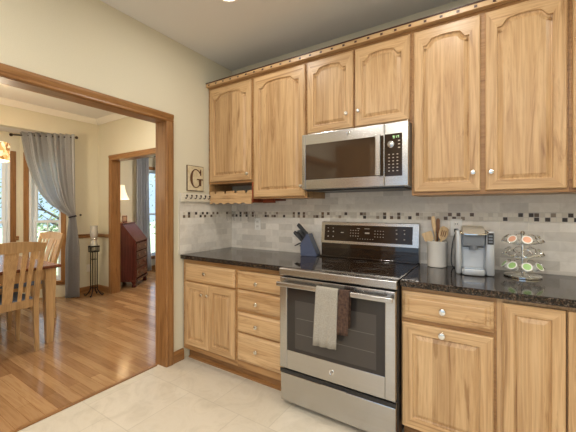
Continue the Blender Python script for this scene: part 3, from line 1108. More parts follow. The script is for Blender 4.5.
# ------------------------------------------------------------------ left wall: letter plaque, hook rack
pl = thing('letter_plaque', 'cream plaque with a large brown letter G on the wall beside the cabinets', 'sign', (0, -.483, 1.47))
bm = BM(); box(bm, .0005, .012, -.576, -.390, 1.470, 1.697); obj('frame', bm, plain('plaque_edge', srgb(96, 72, 48), .5), pl)
pm = NT('aged_cream_paint'); nn = pm.noise(pm.coords((1, 1, 1)), 30, 4, .6)
pm.base(pm.ramp(nn, [(.35, srgb(200, 182, 144)), (.6, srgb(222, 208, 176))])); pm.set(Roughness=.6)
bm = BM(); box(bm, .0122, .0145, -.571, -.395, 1.475, 1.692); obj('face', bm, pm.m, pl)
bm = BM()
gy, gz, ra, rb = -.482, 1.583, .064, .085
outer, inner = [], []
for k in range(41):
    a = R(38 + k * (322 - 38) / 40)
    outer.append((gy + ra * math.cos(a), gz + rb * math.sin(a)))
    th = .007 + .017 * max(0, -math.cos(a)) ** 1.0 + .002
    inner.append((gy + (ra - th) * math.cos(a), gz + (rb - .008) * math.sin(a)))
loops = []
def gquad(pts):
    rings(bm, [[Vector((.0147, a, b)) for a, b in pts], [Vector((.0175, a, b)) for a, b in pts]])
for i in range(40):
    gquad([outer[i], outer[i + 1], inner[i + 1], inner[i]])
gquad([(gy + .036, gz - .066), (gy + .060, gz - .066), (gy + .060, gz - .010), (gy + .036, gz - .010)])     # stem
gquad([(gy + .012, gz - .012), (gy + .078, gz - .012), (gy + .078, gz - .002), (gy + .012, gz - .002)])     # bar serif
gquad([(gy + .050, gz + .030), (gy + .060, gz + .030), (gy + .060, gz + .086), (gy + .054, gz + .086), (gy + .044, gz + .060)])  # top serif
obj('letter', bm, plain('letter_brown', srgb(92, 56, 34), .5), pl)

hr_ = thing('hook_rack', 'long white hook rack with six dark hooks on the wall above the left tiles', 'rack', (.009, -.47, 1.372))
bm = BM(); box(bm, .0112, .022, -.640, -.305, 1.380, 1.440, .003); box(bm, .0112, .035, -.645, -.30, 1.372, 1.380, .002)
obj('board', bm, plain('rack_white', srgb(226, 218, 200), .5), hr_)
for i in range(6):
    y = -.605 + i * .052
    bm = BM()
    tube(bm, smooth_path([(.0222, y, 1.405), (.032, y, 1.40), (.042, y, 1.404), (.048, y, 1.416), (.046, y, 1.424)]), [.0035] * 16 + [.006], 8)
    lathe(bm, [(.007, -.006), (.009, 0), (.007, .006)], (.047, y, 1.426), 10)
    obj('hook', bm, bronze, hr_, smooth=True)

# outlets
def outlet(label, x, z):
    r = thing('wall_outlet', label, 'outlet', (x, -.010, z))
    bm = BM(); box(bm, x - .036, x + .036, -.0150, -.0101, z - .058, z + .058, .002); obj('cover_plate', bm, white_plastic, r)
    for dz in (-.022, .022):
        bm = BM(); box(bm, x - .016, x + .016, -.0165, -.0151, z + dz - .015, z + dz + .015, .001); so = obj('socket', bm, crock_m, r)
        bm = BM(); box(bm, x - .008, x - .005, -.0170, -.0164, z + dz - .004, z + dz + .007); box(bm, x + .005, x + .008, -.0170, -.0164, z + dz - .004, z + dz + .007)
        obj('slot', bm, black_plastic, so)
    return r
outlet('white outlet plate on the tiles below the wine glasses', .353, 1.160)
outlet('white outlet plate on the tiles behind the coffee maker', 2.078, 1.180)
r = thing('wall_outlet', 'small white outlet plate low on the dining room wall by the iron stand', 'outlet', (WX, .07, .377))
bm = BM(); box(bm, WX + .0005, WX + .006, .034, .106, .32, .436, .002); obj('cover_plate', bm, white_plastic, r)

# ------------------------------------------------------------------ counter items
CT = .9142
# knife block: profile in x-z, thickness along y
kb = thing('knife_block', 'dark slanted knife block, blue sheen painted in, on the left counter by the range', 'knife block', (.985, -.10, CT), R(10))
bm = BM()
prism(bm, [(-.068, 0), (.072, 0), (.076, .012), (.000, .186), (-.012, .188), (-.070, .100)], 'y', -.055, .055)
bmesh.ops.bevel(bm, geom=list(bm.edges), offset=.004, segments=2, affect='EDGES')
obj('block', bm, block_m, kb, local=True)
nrm = Vector((-.70, 0, .71)).normalized()     # the way the handles point
along = Vector((.55, 0, .835)).normalized()
slots = [(.020, -.032, .105, 1.0), (.020, 0, .115, 1.0), (.020, .032, .10, 1.0), (.055, -.03, .085, .8), (.055, 0, .085, .8), (.055, .03, .085, .8), (.085, -.02, .118, 1.1), (.085, .02, .128, 1.2)]
for k, (s, y, ln, wd) in enumerate(slots):
    p0 = Vector((-.070, y, .100)) + along * s + nrm * .004
    lab = ['paring', 'utility', 'boning', 'steak', 'steak', 'steak', 'chef', 'bread'][k]
    kn = bpy.data.objects.new('kitchen_knife', None); kn.empty_display_size = .02
    rz = R(10); Rz = Matrix.Rotation(rz, 4, 'Z')
    kn.location = Vector((.985, -.10, CT)) + Rz @ p0; kn.rotation_euler = (0, 0, rz); link(kn)
    where = ('lower', 'middle', 'upper')[0 if s < .04 else 1 if s < .07 else 2]
    side = 'nearest the room' if y < -.01 else 'nearest the wall' if y > .01 else 'in the middle'
    tag(kn, 'black-handled knife in the %s row of the knife block, %s' % (where, side), 'knife', 'black-handled knives in the block')
    bm = BM()
    pts = [nrm * (ln * q) for q in (0, .1, .35, .6, .85, 1.0)]
    tube(bm, pts, [.008 * wd, .0095 * wd, .0085 * wd, .0095 * wd, .0105 * wd, .007 * wd], 10, flat=.65)
    hd = obj('handle', bm, knife_m, kn, local=True, smooth=True)
    bm = BM(); tube(bm, [nrm * -.0038, nrm * .002], .0085 * wd, 8, flat=.6); obj('bolster', bm, chrome, kn, local=True)
# scissors
p0 = Vector((-.071, -.004, .072)) + Vector((-1, 0, .25)).normalized() * .003
sc_ = thing('scissors', 'black-handled kitchen scissors at the low front of the knife block', 'scissors', tuple(Vector((.985, -.10, CT)) + Matrix.Rotation(R(10), 4, 'Z') @ p0), R(10))
for s in (-1, 1):
    bm = BM()
    tube(bm, [(-.035 + .022 * math.cos(a * PI / 8), s * .016 + .013 * math.sin(a * PI / 8), .018 + .012 * math.cos(a * PI / 8)) for a in range(16)], .004, 7, closed=True)
    tube(bm, [(0, s * .004, 0), (-.016, s * .010, .01)], .005, 7)
    obj('finger_loop', bm, knife_m, sc_, local=True, smooth=True)

# crock and utensils
CX, CY = 1.967, -.088
cr_ = thing('utensil_crock', 'white ceramic crock full of wooden utensils on the right counter', 'crock', (CX, CY, CT))
bm = BM(); lathe(bm, [(.055, 0), (.060, .003), (.062, .02), (.063, .160), (.066, .166), (.066, .173), (.062, .175), (.058, .172), (.057, .02), (.02, .012), (.001, .012)], (CX, CY, CT), 40)
obj('crock_body', bm, crock_m, cr_, smooth=True)
def utensil(name, label, dx, dy, tx, tz, mat, kind, ty=0.0):
    """leans from (dx,dy) inside the crock toward an offset tx at height tz above the counter"""
    b = Vector((CX + dx * .3, CY + dy * .3, CT + .016)); tpt = Vector((CX + tx, CY + ty, CT + tz))
    r = thing(name, label, 'utensil', tuple(b), group='wooden utensils in the crock')
    d = (tpt - b).normalized()
    head = .085 if kind != 'stick' else .03
    n0 = tpt - d * head
    bm = BM(); tube(bm, [b, b.lerp(n0, .5), n0], [.0055, .005, .006], 8); obj('shaft', bm, mat, r, smooth=True)
    # frame for the flat head, facing the room
    sx = Vector((1, .3, 0)); sx = (sx - d * sx.dot(d)).normalized(); nn = d.cross(sx)
    bm = BM()
    if kind == 'spatula':
        out = [(-.010, 0), (.010, 0), (.030, .016), (.034, .066), (.030, .072), (-.030, .072), (-.034, .066), (-.030, .016)]
    elif kind == 'slotted':
        out = [(-.008, 0), (.008, 0), (.024, .02), (.030, .05), (.026, .082), (.012, .094), (-.012, .094), (-.026, .082), (-.030, .05), (-.024, .02)]
    elif kind == 'spoon':
        out = [(-.007, 0), (.007, 0), (.022, .022), (.025, .048), (.019, .075), (.006, .088), (-.006, .088), (-.019, .075), (-.025, .048), (-.022, .022)]
    else:
        out = [(-.008, 0), (.008, 0), (.013, .03), (.012, .095), (.006, .105), (-.006, .105), (-.012, .095), (-.013, .03)]
    c3d = [n0 + sx * a + d * bb_ for a, bb_ in out]
    rings(bm, [[q - nn * .003 for q in c3d], [q + nn * .003 for q in c3d]])
    hd = obj('head', bm, mat, r)
    if kind == 'slotted':
        bm = BM()
        for a in (-.012, 0, .012):
            q = [n0 + sx * (a + e) + d * f for e, f in ((-.003, .028), (.003, .028), (.003, .07), (-.003, .07))]
            rings(bm, [[v - nn * .0036 for v in q], [v + nn * .0036 for v in q]])
        obj('slot', bm, spoon_dark, hd)
utensil('wooden_spatula', 'square-ended pale wooden spatula leaning left in the white crock', .03, -.02, -.070, .245, spoon_wood, 'spatula', -.02)
utensil('wooden_paddle', 'slim pale wooden paddle standing near the middle of the white crock', .02, .02, -.022, .268, spoon_wood, 'stick', .02)
utensil('wooden_paddle', 'slim dark wooden paddle leaning behind the spoons in the crock', -.02, .03, -.002, .252, spoon_dark, 'stick', .04)
utensil('wooden_spoon', 'slotted wooden spoon on the right side of the white crock', -.03, -.02, .048, .262, spoon_wood, 'slotted', -.01)
utensil('wooden_spoon', 'plain wooden spoon behind the slotted one in the white crock', -.03, .02, .036, .270, spoon_wood, 'spoon', .045)

# coffee maker
km = thing('coffee_maker', 'silver single-cup coffee maker with black cord on the right counter', 'coffee maker', (2.185, -.185, CT), R(7))
L_ = dict(local=True)
def kprof(bm, pts, x0, x1, mi=0):
    prism(bm, pts, 'x', x0, x1, mi=mi)
bm = BM()
box(bm, -.098, .098, -.06, .125, 0, .25, .018)
box(bm, -.100, -.070, -.105, .02, .0, .262, .012); box(bm, .055, .100, -.105, .02, .0, .262, .012)
obj('body', bm, keurig_m, km, smooth=True, **L_)
bm = BM(); box(bm, -.0695, .0545, -.110, -.061, .0, .034, .01); box(bm, -.062, .047, -.132, -.100, .002, .040, .008)
tr_ = obj('drip_tray', bm, keurig_m, km, smooth=True, **L_)
bm = BM(); box(bm, -.055, .040, -.128, -.070, .0405, .043)
obj('drip_grate', bm, chrome, tr_, **L_)
bm = BM(); prism(bm, [(-.105, .175), (-.061, .160), (-.061, .240), (-.112, .240)], 'x', -.062, .047)
lathe(bm, [(.022, .150), (.026, .176)], (-.008, -.085, 0), 20)
obj('brew_head', bm, keurig_d, km, **L_)
bm = BM(); prism(bm, [(-.118, .242), (-.10, .262), (-.03, .288), (.06, .286), (.06, .252), (-.118, .236)], 'x', -.066, .052)
bmesh.ops.bevel(bm, geom=list(bm.edges), offset=.006, segments=2, affect='EDGES')
obj('lid', bm, keurig_lid, km, smooth=True, **L_)
bm = BM(); tube(bm, smooth_path([(-.075, -.02, .252), (-.078, -.09, .258), (-.072, -.122, .248), (-.04, -.132, .243), (.026, -.132, .243), (.058, -.122, .248), (.064, -.09, .258), (.061, -.02, .252)]), .006, 8)
obj('lid_handle', bm, chrome, km, smooth=True, **L_)
bm = BM(); box(bm, .062, .094, -.1085, -.1045, .185, .252, .002); bpn = obj('button_panel', bm, black_plastic, km, **L_)
for z in (.195, .212, .229):
    bm = BM(); box(bm, .068, .088, -.1100, -.1084, z, z + .010, .001)
    obj('button', bm, keurig_d, bpn, **L_)
bm = BM(); box(bm, -.060, .045, -.0655, -.0603, .042, .150, .002); obj('cup_bay_plate', bm, keurig_m, km, **L_)
bm = BM()
tube(bm, smooth_path([(2.078, -.0175, 1.160), (2.078, -.036, 1.155), (2.070, -.045, 1.13), (2.058, -.055, 1.07), (2.052, -.065, .99), (2.055, -.08, .94), (2.066, -.09, .9185), (2.085, -.105, .919), (2.091, -.11, .925)]), .0035, 8)
box(bm, 2.066, 2.090, -.040, -.0171, 1.148, 1.172, .003)
obj('power_cord', bm, black_plastic, km)
# (cord is modelled in world space; undo the maker's small turn)
km_cord = [c for c in km.children if c.name.startswith('power_cord')][0]
km_cord.matrix_parent_inverse = Matrix.Rotation(-R(7), 4, 'Z')

# pod carousel
PX, PY = 2.432, -.185
pc = thing('pod_carousel', 'chrome three-tier coffee pod carousel on the right counter', 'rack', (PX, PY, CT))
bm = BM(); lathe(bm, [(.088, 0), (.092, .003), (.092, .010), (.085, .015), (.02, .018), (.012, .022), (.001, .022)], (PX, PY, CT), 40); obj('base', bm, chrome, pc, smooth=True)
bm = BM(); tube(bm, [(PX, PY, CT + .02), (PX, PY, CT + .245)], .007, 10); lathe(bm, [(.010, .243), (.013, .252), (.008, .262), (.001, .265)], (PX, PY, CT), 14); obj('post', bm, chrome, pc, smooth=True)
TZ = (.062, .137, .212)
NP = 8
for ti, z in enumerate(TZ):
    bm = BM()
    tube(bm, [(PX + .040 * math.cos(a * PI / 16), PY + .040 * math.sin(a * PI / 16), CT + z - .025) for a in range(32)], .002, 6, closed=True)
    for k in range(4):
        a = k * PI / 2
        tube(bm, [(PX + .007 * math.cos(a), PY + .007 * math.sin(a), CT + z - .025), (PX + .04 * math.cos(a), PY + .04 * math.sin(a), CT + z - .025)], .0018, 6)
    for k in range(NP):
        a = (k + .5) * 2 * PI / NP + .55
        ca, sa = math.cos(a), math.sin(a)
        ax = Vector((ca * .80, sa * .80, .60)); sd = Vector((-sa, ca, 0)); u2 = ax.cross(sd)
        c0 = Vector((PX, PY, CT + z)) + Vector((ca, sa, 0)) * .088 + Vector((0, 0, .008))
        tube(bm, [c0 + sd * (.0245 * math.cos(q * PI / 9)) + u2 * (.0245 * math.sin(q * PI / 9)) for q in range(18)], .0024, 6, closed=True)
        for s in (-1, 1):
            tube(bm, [c0 + sd * (.0245 * s * .7) - u2 * .0245 * .7 * (1 if (u2.z > 0) else -1), Vector((PX + .040 * ca, PY + .040 * sa, CT + z - .025)) + sd * .012 * s], .0020, 6)
    obj('tier', bm, chrome, pc, smooth=True)
def pod(k, tier, foil, label):
    a = (k + .5) * 2 * PI / NP + .55
    ca, sa = math.cos(a), math.sin(a)
    ax = Vector((ca * .80, sa * .80, .60)).normalized()
    c0 = Vector((PX, PY, CT + TZ[tier])) + Vector((ca, sa, 0)) * .088 + Vector((0, 0, .008))
    rot = Vector((0, 0, 1)).rotation_difference(ax).to_matrix().to_4x4()
    r = thing('coffee_pod', label, 'coffee pod', tuple(c0), group='coffee pods on the carousel')
    bm = BM(); lathe(bm, [(.016, -.034), (.0185, -.030), (.0222, .0), (.0258, .001), (.0258, .003), (.0235, .0032), (.001, .0032)], tuple(c0), 22, rot)
    obj('cup', bm, pod_white, r, smooth=True)
    bm = BM(); lathe(bm, [(.0192, .0034), (.0192, .0040), (.001, .0044)], tuple(c0), 22, rot)
    obj('foil_lid', bm, foil, r)
def ang(k): return ((k + .5) * 2 * PI / NP + .55) % (2 * PI)
# slots that face the camera, left to right
view = math.atan2(-2.4315 - PY, 2.267 - PX) % (2 * PI)
order = sorted(range(NP), key=lambda k: ((ang(k) - view + PI) % (2 * PI)) - PI)
front = [k for k in order if abs(((ang(k) - view + PI) % (2 * PI)) - PI) < 1.9]
mid = front[len(front) // 2 - 2: len(front) // 2 + 2] if len(front) >= 4 else front
for k, l in zip(mid, ('leftmost green-lidded coffee pod on the bottom tier of the carousel', 'green-lidded coffee pod left of centre on the bottom tier', 'green-lidded coffee pod right of centre on the bottom tier', 'rightmost green-lidded coffee pod on the bottom tier of the carousel')):
    pod(k, 0, green_foil, l)
for k, l in zip(mid[1:3], ('peach-lidded coffee pod on the left of the top tier', 'peach-lidded coffee pod on the right of the top tier')):
    pod(k, 2, orange_foil, l)

# ------------------------------------------------------------------ kitchen ceiling lights; rear ones and those past the doorway are unseen, added fill
def can(x, y, label, pw):
    r = thing('ceiling_light', label, 'ceiling light', (x, y, CEIL), group='recessed ceiling lights')
    bm = BM()
    lathe(bm, [(.095, -.0005), (.095, -.006), (.078, -.010), (.072, -.004), (.070, -.0005)], (x, y, CEIL), 32, cap=False)
    obj('trim_ring', bm, white_trim, r, smooth=True)
    bm = BM(); lathe(bm, [(.070, -.0015), (.069, -.004), (.001, -.006)], (x, y, CEIL), 32); obj('lens', bm, lamp_lens, r)
    l = bpy.data.lights.new('lamp', 'AREA'); l.shape = 'DISK'; l.size = .14; l.energy = pw; l.color = (1, .95, .88)
    lo = bpy.data.objects.new('lamp', l); lo.location = (0, 0, -.012); lo.parent = r; link(lo)
for x, y, l in ((.80, -.90, 'recessed ceiling light above the drawer cabinet at the top edge'),
                (2.05, -.90, 'recessed ceiling light above the range front'),
                (3.3, -.95, 'recessed ceiling light above the right counter'),
                (.80, -2.7, 'unseen recessed ceiling light added near the wide doorway'),  # unseen lights behind the camera, added for frontal fill
                (2.05, -2.7, 'unseen recessed ceiling light added over the middle of the kitchen'),
                (3.3, -2.7, 'unseen recessed ceiling light added by the right wall'),
                (1.2, -3.9, 'unseen recessed ceiling light added by the kitchen window, left'),
                (2.7, -3.9, 'unseen recessed ceiling light added by the kitchen window, right'),
                (-1.2, -.55, 'unseen recessed ceiling light added in the dining room by the inner opening'),  # unseen lights added to brighten the dining and far rooms
                (-1.2, -3.0, 'unseen recessed ceiling light added in the dining room near the wide doorway'),
                (-2.3, 1.6, 'unseen recessed ceiling light added in the far room')):
    can(x, y, l, CAN_F if y == -.90 or y == -.95 else (CAN_B * 1.35 if y < -3.5 else CAN_B) if x > 0 else 26 if y > 1 else 9 if y > -1 else 15)

# ------------------------------------------------------------------ dining room
def bar(bm, pts, w_, d_, side=Vector((0, 1, 0))):
    """rectangular bar along pts; w_ along side, d_ across"""
    pts = [Vector(p) for p in pts]; loops = []
    for i, p in enumerate(pts):
        t_ = (pts[min(i + 1, len(pts) - 1)] - pts[max(i - 1, 0)]).normalized()
        s = (side - t_ * side.dot(t_)).normalized(); n_ = t_.cross(s)
        ww = w_[i] if isinstance(w_, (list, tuple)) else w_
        dd_ = d_[i] if isinstance(d_, (list, tuple)) else d_
        loops.append([p + s * ww / 2 + n_ * dd_ / 2, p - s * ww / 2 + n_ * dd_ / 2, p - s * ww / 2 - n_ * dd_ / 2, p + s * ww / 2 - n_ * dd_ / 2])
    rings(bm, loops)


def dining_chair(label, loc, rotz):
    """local: seat faces -x, back at +x side, z up; origin below the rear legs' midpoint"""
    r = thing('dining_chair', label, 'chair', loc, rotz, 'dining chairs around the table')
    hw = .205
    def backx(z): return .0 if z < .45 else .0 + (z - .45) ** 1.3 * .26
    for s in (-1, 1):
        bm = BM()
        bar(bm, [(.045, s * hw * .98, 0), (.012, s * hw, .22), (0, s * hw, .44), (backx(.7), s * (hw + .008), .70), (backx(1.0), s * (hw + .022), 1.0)], [.03, .036, .040, .036, .032], [.03, .036, .042, .032, .026])
        obj('rear_leg', bm, chair_wood, r, local=True)
        bm = BM()
        bar(bm, [(-.40, s * .195, 0), (-.40, s * .195, .42)], [.028, .042], [.028, .042])
        obj('front_leg', bm, chair_wood, r, local=True)
    bm = BM(); n = 10
    loops = []
    for i in range(n + 1):
        y = -hw - .02 + (2 * hw + .04) * i / n
        bow = .022 * (1 - (2 * i / n - 1) ** 2)
        zt = 1.0 + .022 * (1 - (2 * i / n - 1) ** 2); zb = .925
        x = backx(.97) + bow
        loops.append([Vector((x - .012 - .004, y, zb)), Vector((x + .012 - .004, y, zb)), Vector((x + .015, y, zt)), Vector((x - .009, y, zt))])
    rings(bm, loops); obj('top_rail', bm, chair_wood, r, local=True)
    bm = BM(); box(bm, -.018, .014, -hw + .02, hw - .02, .405, .475, .004)
    obj('seat_rail', bm, chair_wood, r, local=True)
    bm = BM(); box(bm, -.41, -.02, hw - .028, hw - .008, .37, .43); box(bm, -.41, -.02, -hw + .008, -hw + .028, .37, .43); box(bm, -.42, -.40, -hw + .03, hw - .03, .37, .43)
    obj('apron', bm, chair_wood, r, local=True)
    for y0, w_ in ((0, .085), (-.085, .034), (.085, .034), (-.140, .034), (.140, .034)):
        bm = BM(); k = 1.12
        pts = []
        for z in (.47, .6, .75, .94):
            f = (z - .47) / .47; bw = .020 * (1 - (y0 / .22) ** 2) * f
            pts.append((backx(z) + bw, y0 * (1 + .12 * f), z))
        bar(bm, pts, [w_ * .8, w_ * .85, w_, w_ * 1.15], .012)
        obj('slat', bm, chair_wood, r, local=True)
    bm = BM(); box(bm, -.425, -.022, -hw - .005, hw + .005, .432, .482, .015); obj('seat_cushion', bm, seat_m, r, local=True, smooth=True)
    return r


ch1 = dining_chair('pale wooden slat-back dining chair nearest the doorway, cut by the left edge', (-1.315, -1.425, 0), 0)
dup(ch1, (-2.385, -.80, 0), R(97), 'pale wooden slat-back dining chair on the far side of the table, near the curtain')

TX0, TX1, TY0, TY1 = -2.95, -1.335, -2.25, -1.0
tb = thing('dining_table', 'pale wooden dining table with dark polished top, by the bay window', 'table', ((TX0 + TX1) / 2, (TY0 + TY1) / 2, 0))
bm = BM(); box(bm, TX0, TX1, TY0, TY1, .730, .758, .006); obj('tabletop', bm, table_wood, tb)
bm = BM()
box(bm, TX1 - .075, TX1 - .052, TY0 + .11, TY1 - .11, .625, .7295); box(bm, TX0 + .052, TX0 + .075, TY0 + .11, TY1 - .11, .625, .7295)
box(bm, TX0 + .11, TX1 - .11, TY1 - .075, TY1 - .052, .625, .7295); box(bm, TX0 + .11, TX1 - .11, TY0 + .052, TY0 + .075, .625, .7295)
obj('apron', bm, chair_wood, tb)
for x, y in ((TX0 + .078, TY0 + .078), (TX1 - .078, TY0 + .078), (TX0 + .078, TY1 - .078), (TX1 - .078, TY1 - .078)):
    bm = BM()
    bar(bm, [(x, y, 0), (x, y, .60), (x, y, .7295)], [.052, .088, .090], [.052, .088, .090])
    box(bm, x - .046, x + .046, y - .046, y + .046, .600, .612)
    obj('leg', bm, chair_wood, tb)

# pendant over the table
t = NT('capiz_shade'); vo = t.n('ShaderNodeTexVoronoi', _Scale=30.0); t.l(t.coords((1, 1, 1)), vo.inputs['Vector'])
wn = t.n('ShaderNodeTexWhiteNoise'); t.l(vo.outputs['Position'], wn.inputs['Vector'])
c = t.ramp(wn.outputs['Value'], [(0, srgb(140, 90, 40)), (.3, srgb(214, 164, 90)), (.65, srgb(240, 212, 150)), (1, srgb(250, 236, 204))])
t.base(c); t.l(c, t.b.inputs['Emission Color']); t.b.inputs['Emission Strength'].default_value = .55
capiz = t.m
PLX, PLY = -2.02, -1.37
pn = thing('pendant_lamp', 'amber drum pendant lamp hanging over the dining table', 'lamp', (PLX, PLY, CEIL))
PZ0, PZ1 = 1.805, 1.985
bm = BM(); lathe(bm, [(.16, PZ0), (.165, PZ1)], (PLX, PLY, 0), 40, cap=False); lathe(bm, [(.158, PZ0), (.163, PZ1)], (PLX, PLY, 0), 40, cap=False); sh_ = obj('lamp_shade', bm, capiz, pn, smooth=True, normals=False)
bm = BM(); tube(bm, [(PLX, PLY, PZ1 - .03), (PLX, PLY, CEIL - .02)], .004, 8); obj('cord', bm, bronze, pn)
bm = BM(); lathe(bm, [(.06, -.022), (.06, -.001)], (PLX, PLY, CEIL), 24); obj('canopy', bm, bronze, pn)
bm = BM(); lathe(bm, [(.157, PZ0 + .004), (.157, PZ0 + .008)], (PLX, PLY, 0), 40); obj('diffuser', bm, emit('pendant_diffuser', (1, .86, .62, 1), 3.0), pn)
l = bpy.data.lights.new('bulb', 'POINT'); l.energy = 16; l.color = (1, .80, .55); l.shadow_soft_size = .05
lo = bpy.data.objects.new('bulb', l); lo.location = (0, 0, PZ1 + .10 - CEIL); lo.parent = pn; link(lo)
l = bpy.data.lights.new('bulb', 'POINT'); l.energy = 22; l.color = (1, .84, .62); l.shadow_soft_size = .08
lo = bpy.data.objects.new('bulb', l); lo.location = (0, 0, PZ0 - .10 - CEIL); lo.parent = pn; link(lo)

# curtain on the angled bay window
RZ = 2.365
ux = Vector((math.sqrt(.5), math.sqrt(.5), 0)); inn = Vector((math.sqrt(.5), -math.sqrt(.5), 0))
W0 = Vector((WX, BY0, 0))                         # bay/room corner
rodE = W0 + inn * .10 + ux * .14                  # right rod end
rd = thing('curtain_rod', 'dark curtain rod with ball ends above the bay window', 'curtain rod', tuple(rodE + Vector((0, 0, RZ))))
bm = BM(); tube(bm, [rodE + Vector((0, 0, RZ)), rodE - ux * .80 + Vector((0, 0, RZ))], .009, 10); obj('rod', bm, bronze, rd, smooth=True)
for q in (rodE + ux * .012, rodE - ux * .812):
    bm = BM(); lathe(bm, [(.002, -.022), (.016, -.016), (.022, 0), (.016, .016), (.002, .022)], tuple(q + Vector((0, 0, RZ))), 14); obj('finial', bm, bronze, rd, smooth=True)
for q, k in ((rodE - ux * .16, .098), (rodE - ux * .72, .098)):
    bm = BM(); tube(bm, [q + Vector((0, 0, RZ)), q - inn * k + Vector((0, 0, RZ))], .006, 8); obj('bracket', bm, bronze, rd)


def curtain_sheet(bm, org, dirn, nrm_, rows, folds, amp, n=96):
    """rows: (z, right, left, ampscale, out) ; distances measured from org against dirn"""
    grid = []
    for z, a, b, am, out_ in rows:
        row = []
        for i in range(n + 1):
            s = i / n
            ph = 2 * PI * folds * s
            wv = math.sin(ph) + .35 * math.sin(2.3 * ph + 1)
            row.append(bm.verts.new(org - dirn * (a + (b - a) * s) + nrm_ * (wv * amp * am + out_) + Vector((0, 0, z))))
        grid.append(row)
    for a, b in zip(grid[:-1], grid[1:]):
        for i in range(n): bm.faces.new((a[i], a[i + 1], b[i + 1], b[i]))


zs = [2.40, 2.36, 2.03, 1.74, 1.517, 1.37, 1.26, 1.20]
le = [.70, .69, .635, .546, .44, .32, .17, .075]
rows = []
for k in range(34):
    z = 2.405 - k * (2.405 - 1.19) / 33
    L__ = interp(z, zs[::-1], le[::-1])
    f = (z - 1.19) / 1.2
    rows.append((z, .0 - .01 * (1 - f), L__, .25 + .75 * min(1, L__ / .5), 0.02))
for k in range(1, 22):
    f = k / 21
    z = 1.19 * (1 - f) + .012
    rows.append((z, -.01 - .05 * min(1, f * 2.5), .075 + .05 * min(1, f * 2.5), .35 + .35 * min(1, f * 3), 0.02))
ct_ = thing('curtain', 'grey-blue curtain swept to the right and tied back at the bay window', 'curtain', tuple(rodE))
bm = BM(); curtain_sheet(bm, rodE, ux, inn, rows, 9, .044)
co = obj('cloth', bm, curtain_m, ct_, smooth=True)
md = co.modifiers.new('thick', 'SOLIDIFY'); md.thickness = .002; md.offset = 0
bm = BM()
tc0 = rodE - ux * .032 + inn * .02 + Vector((0, 0, 1.195))
tube(bm, [tc0 + ux * (.046 * math.cos(a * PI / 10)) + inn * (.03 * math.sin(a * PI / 10)) + Vector((0, 0, .012 * math.cos(a * PI / 10))) for a in range(20)], .011, 8, closed=True, flat=.6)
obj('tieback', bm, plain('tieback_dark', srgb(44, 40, 46), .6), ct_, smooth=True)
hb = thing('curtain_holdback', 'small dark metal holdback on the wall at the curtain tie', 'holdback', (WX, -.085, 1.22))
bm = BM(); tube(bm, smooth_path([(WX + .001, -.06, 1.22), (WX + .05, -.065, 1.22), (WX + .085, -.085, 1.218)]), .007, 8); lathe(bm, [(.002, -.016), (.016, -.006), (.016, .006), (.002, .016)], (WX + .09, -.09, 1.218), 12)
obj('holdback_arm', bm, bronze, hb, smooth=True)

# iron stand with glass hurricane
SX, SY = -2.80, .005
st = thing('plant_stand', 'slim black wrought-iron stand against the dining room corner', 'stand', (SX, SY, 0))
bm = BM()
box(bm, SX - .058, SX + .058, SY - .058, SY + .058, .735, .755, .003); box(bm, SX - .054, SX + .054, SY - .054, SY + .054, .66, .675, .002)
for k in range(5):
    q = -.05 + k * .025
    for (a, b) in ((SX + q, SY - .053), (SX + q, SY + .053), (SX - .053, SY + q), (SX + .053, SY + q)):
        tube(bm, [(a, b, .67), (a, b, .737)], .004, 5)
obj('top_tray', bm, iron, st)
for sx0, sy0 in ((-1, -1), (1, -1), (1, 1), (-1, 1)):
    bm = BM()
    a, b = sx0 * .032, sy0 * .032
    tube(bm, smooth_path([(SX + a, SY + b, .662), (SX + a, SY + b, .30), (SX + a, SY + b, .12), (SX + a * 1.5, SY + b * 1.5, .06), (SX + a * 2.3, SY + b * 2.3, .012), (SX + a * 2.75, SY + b * 2.75, .014), (SX + a * 2.8, SY + b * 2.8, .03)]), .0075, 8)
    obj('leg', bm, iron, st, smooth=True)
bm = BM()
for z in (.12, .55):
    tube(bm, [(SX - .032, SY - .032, z), (SX + .032, SY - .032, z), (SX + .032, SY + .032, z), (SX - .032, SY + .032, z)], .004, 6, closed=True)
obj('brace', bm, iron, st)
hv = thing('hurricane_vase', 'silvery glass hurricane vase on top of the iron stand', 'vase', (SX, SY, .7552))
bm = BM(); lathe(bm, [(.05, 0), (.052, .01), (.045, .05), (.040, .11), (.052, .15), (.055, .20), (.048, .26), (.050, .30)], (SX, SY, .7554), 24, cap=False)
obj('glass', bm, plain('mercury_glass', (.72, .72, .69, 1), .18, .6), hv, smooth=True)
bm = BM(); lathe(bm, [(.043, .096), (.047, .104), (.043, .112)], (SX, SY, .7554), 24, cap=False)
obj('collar', bm, chrome, hv, smooth=True)
bm = BM(); lathe(bm, [(.030, .002), (.030, .17), (.002, .172)], (SX, SY, .7554), 20); obj('candle', bm, plain('candle_ivory', srgb(226, 220, 206), .5), hv, smooth=True)

# ------------------------------------------------------------------ living room beyond
DKR = R(40)
DW, DD = .60, .43
dk = thing('secretary_desk', 'dark mahogany slant-front secretary desk in the far room', 'desk', (-2.73, .63, 0), DKR)
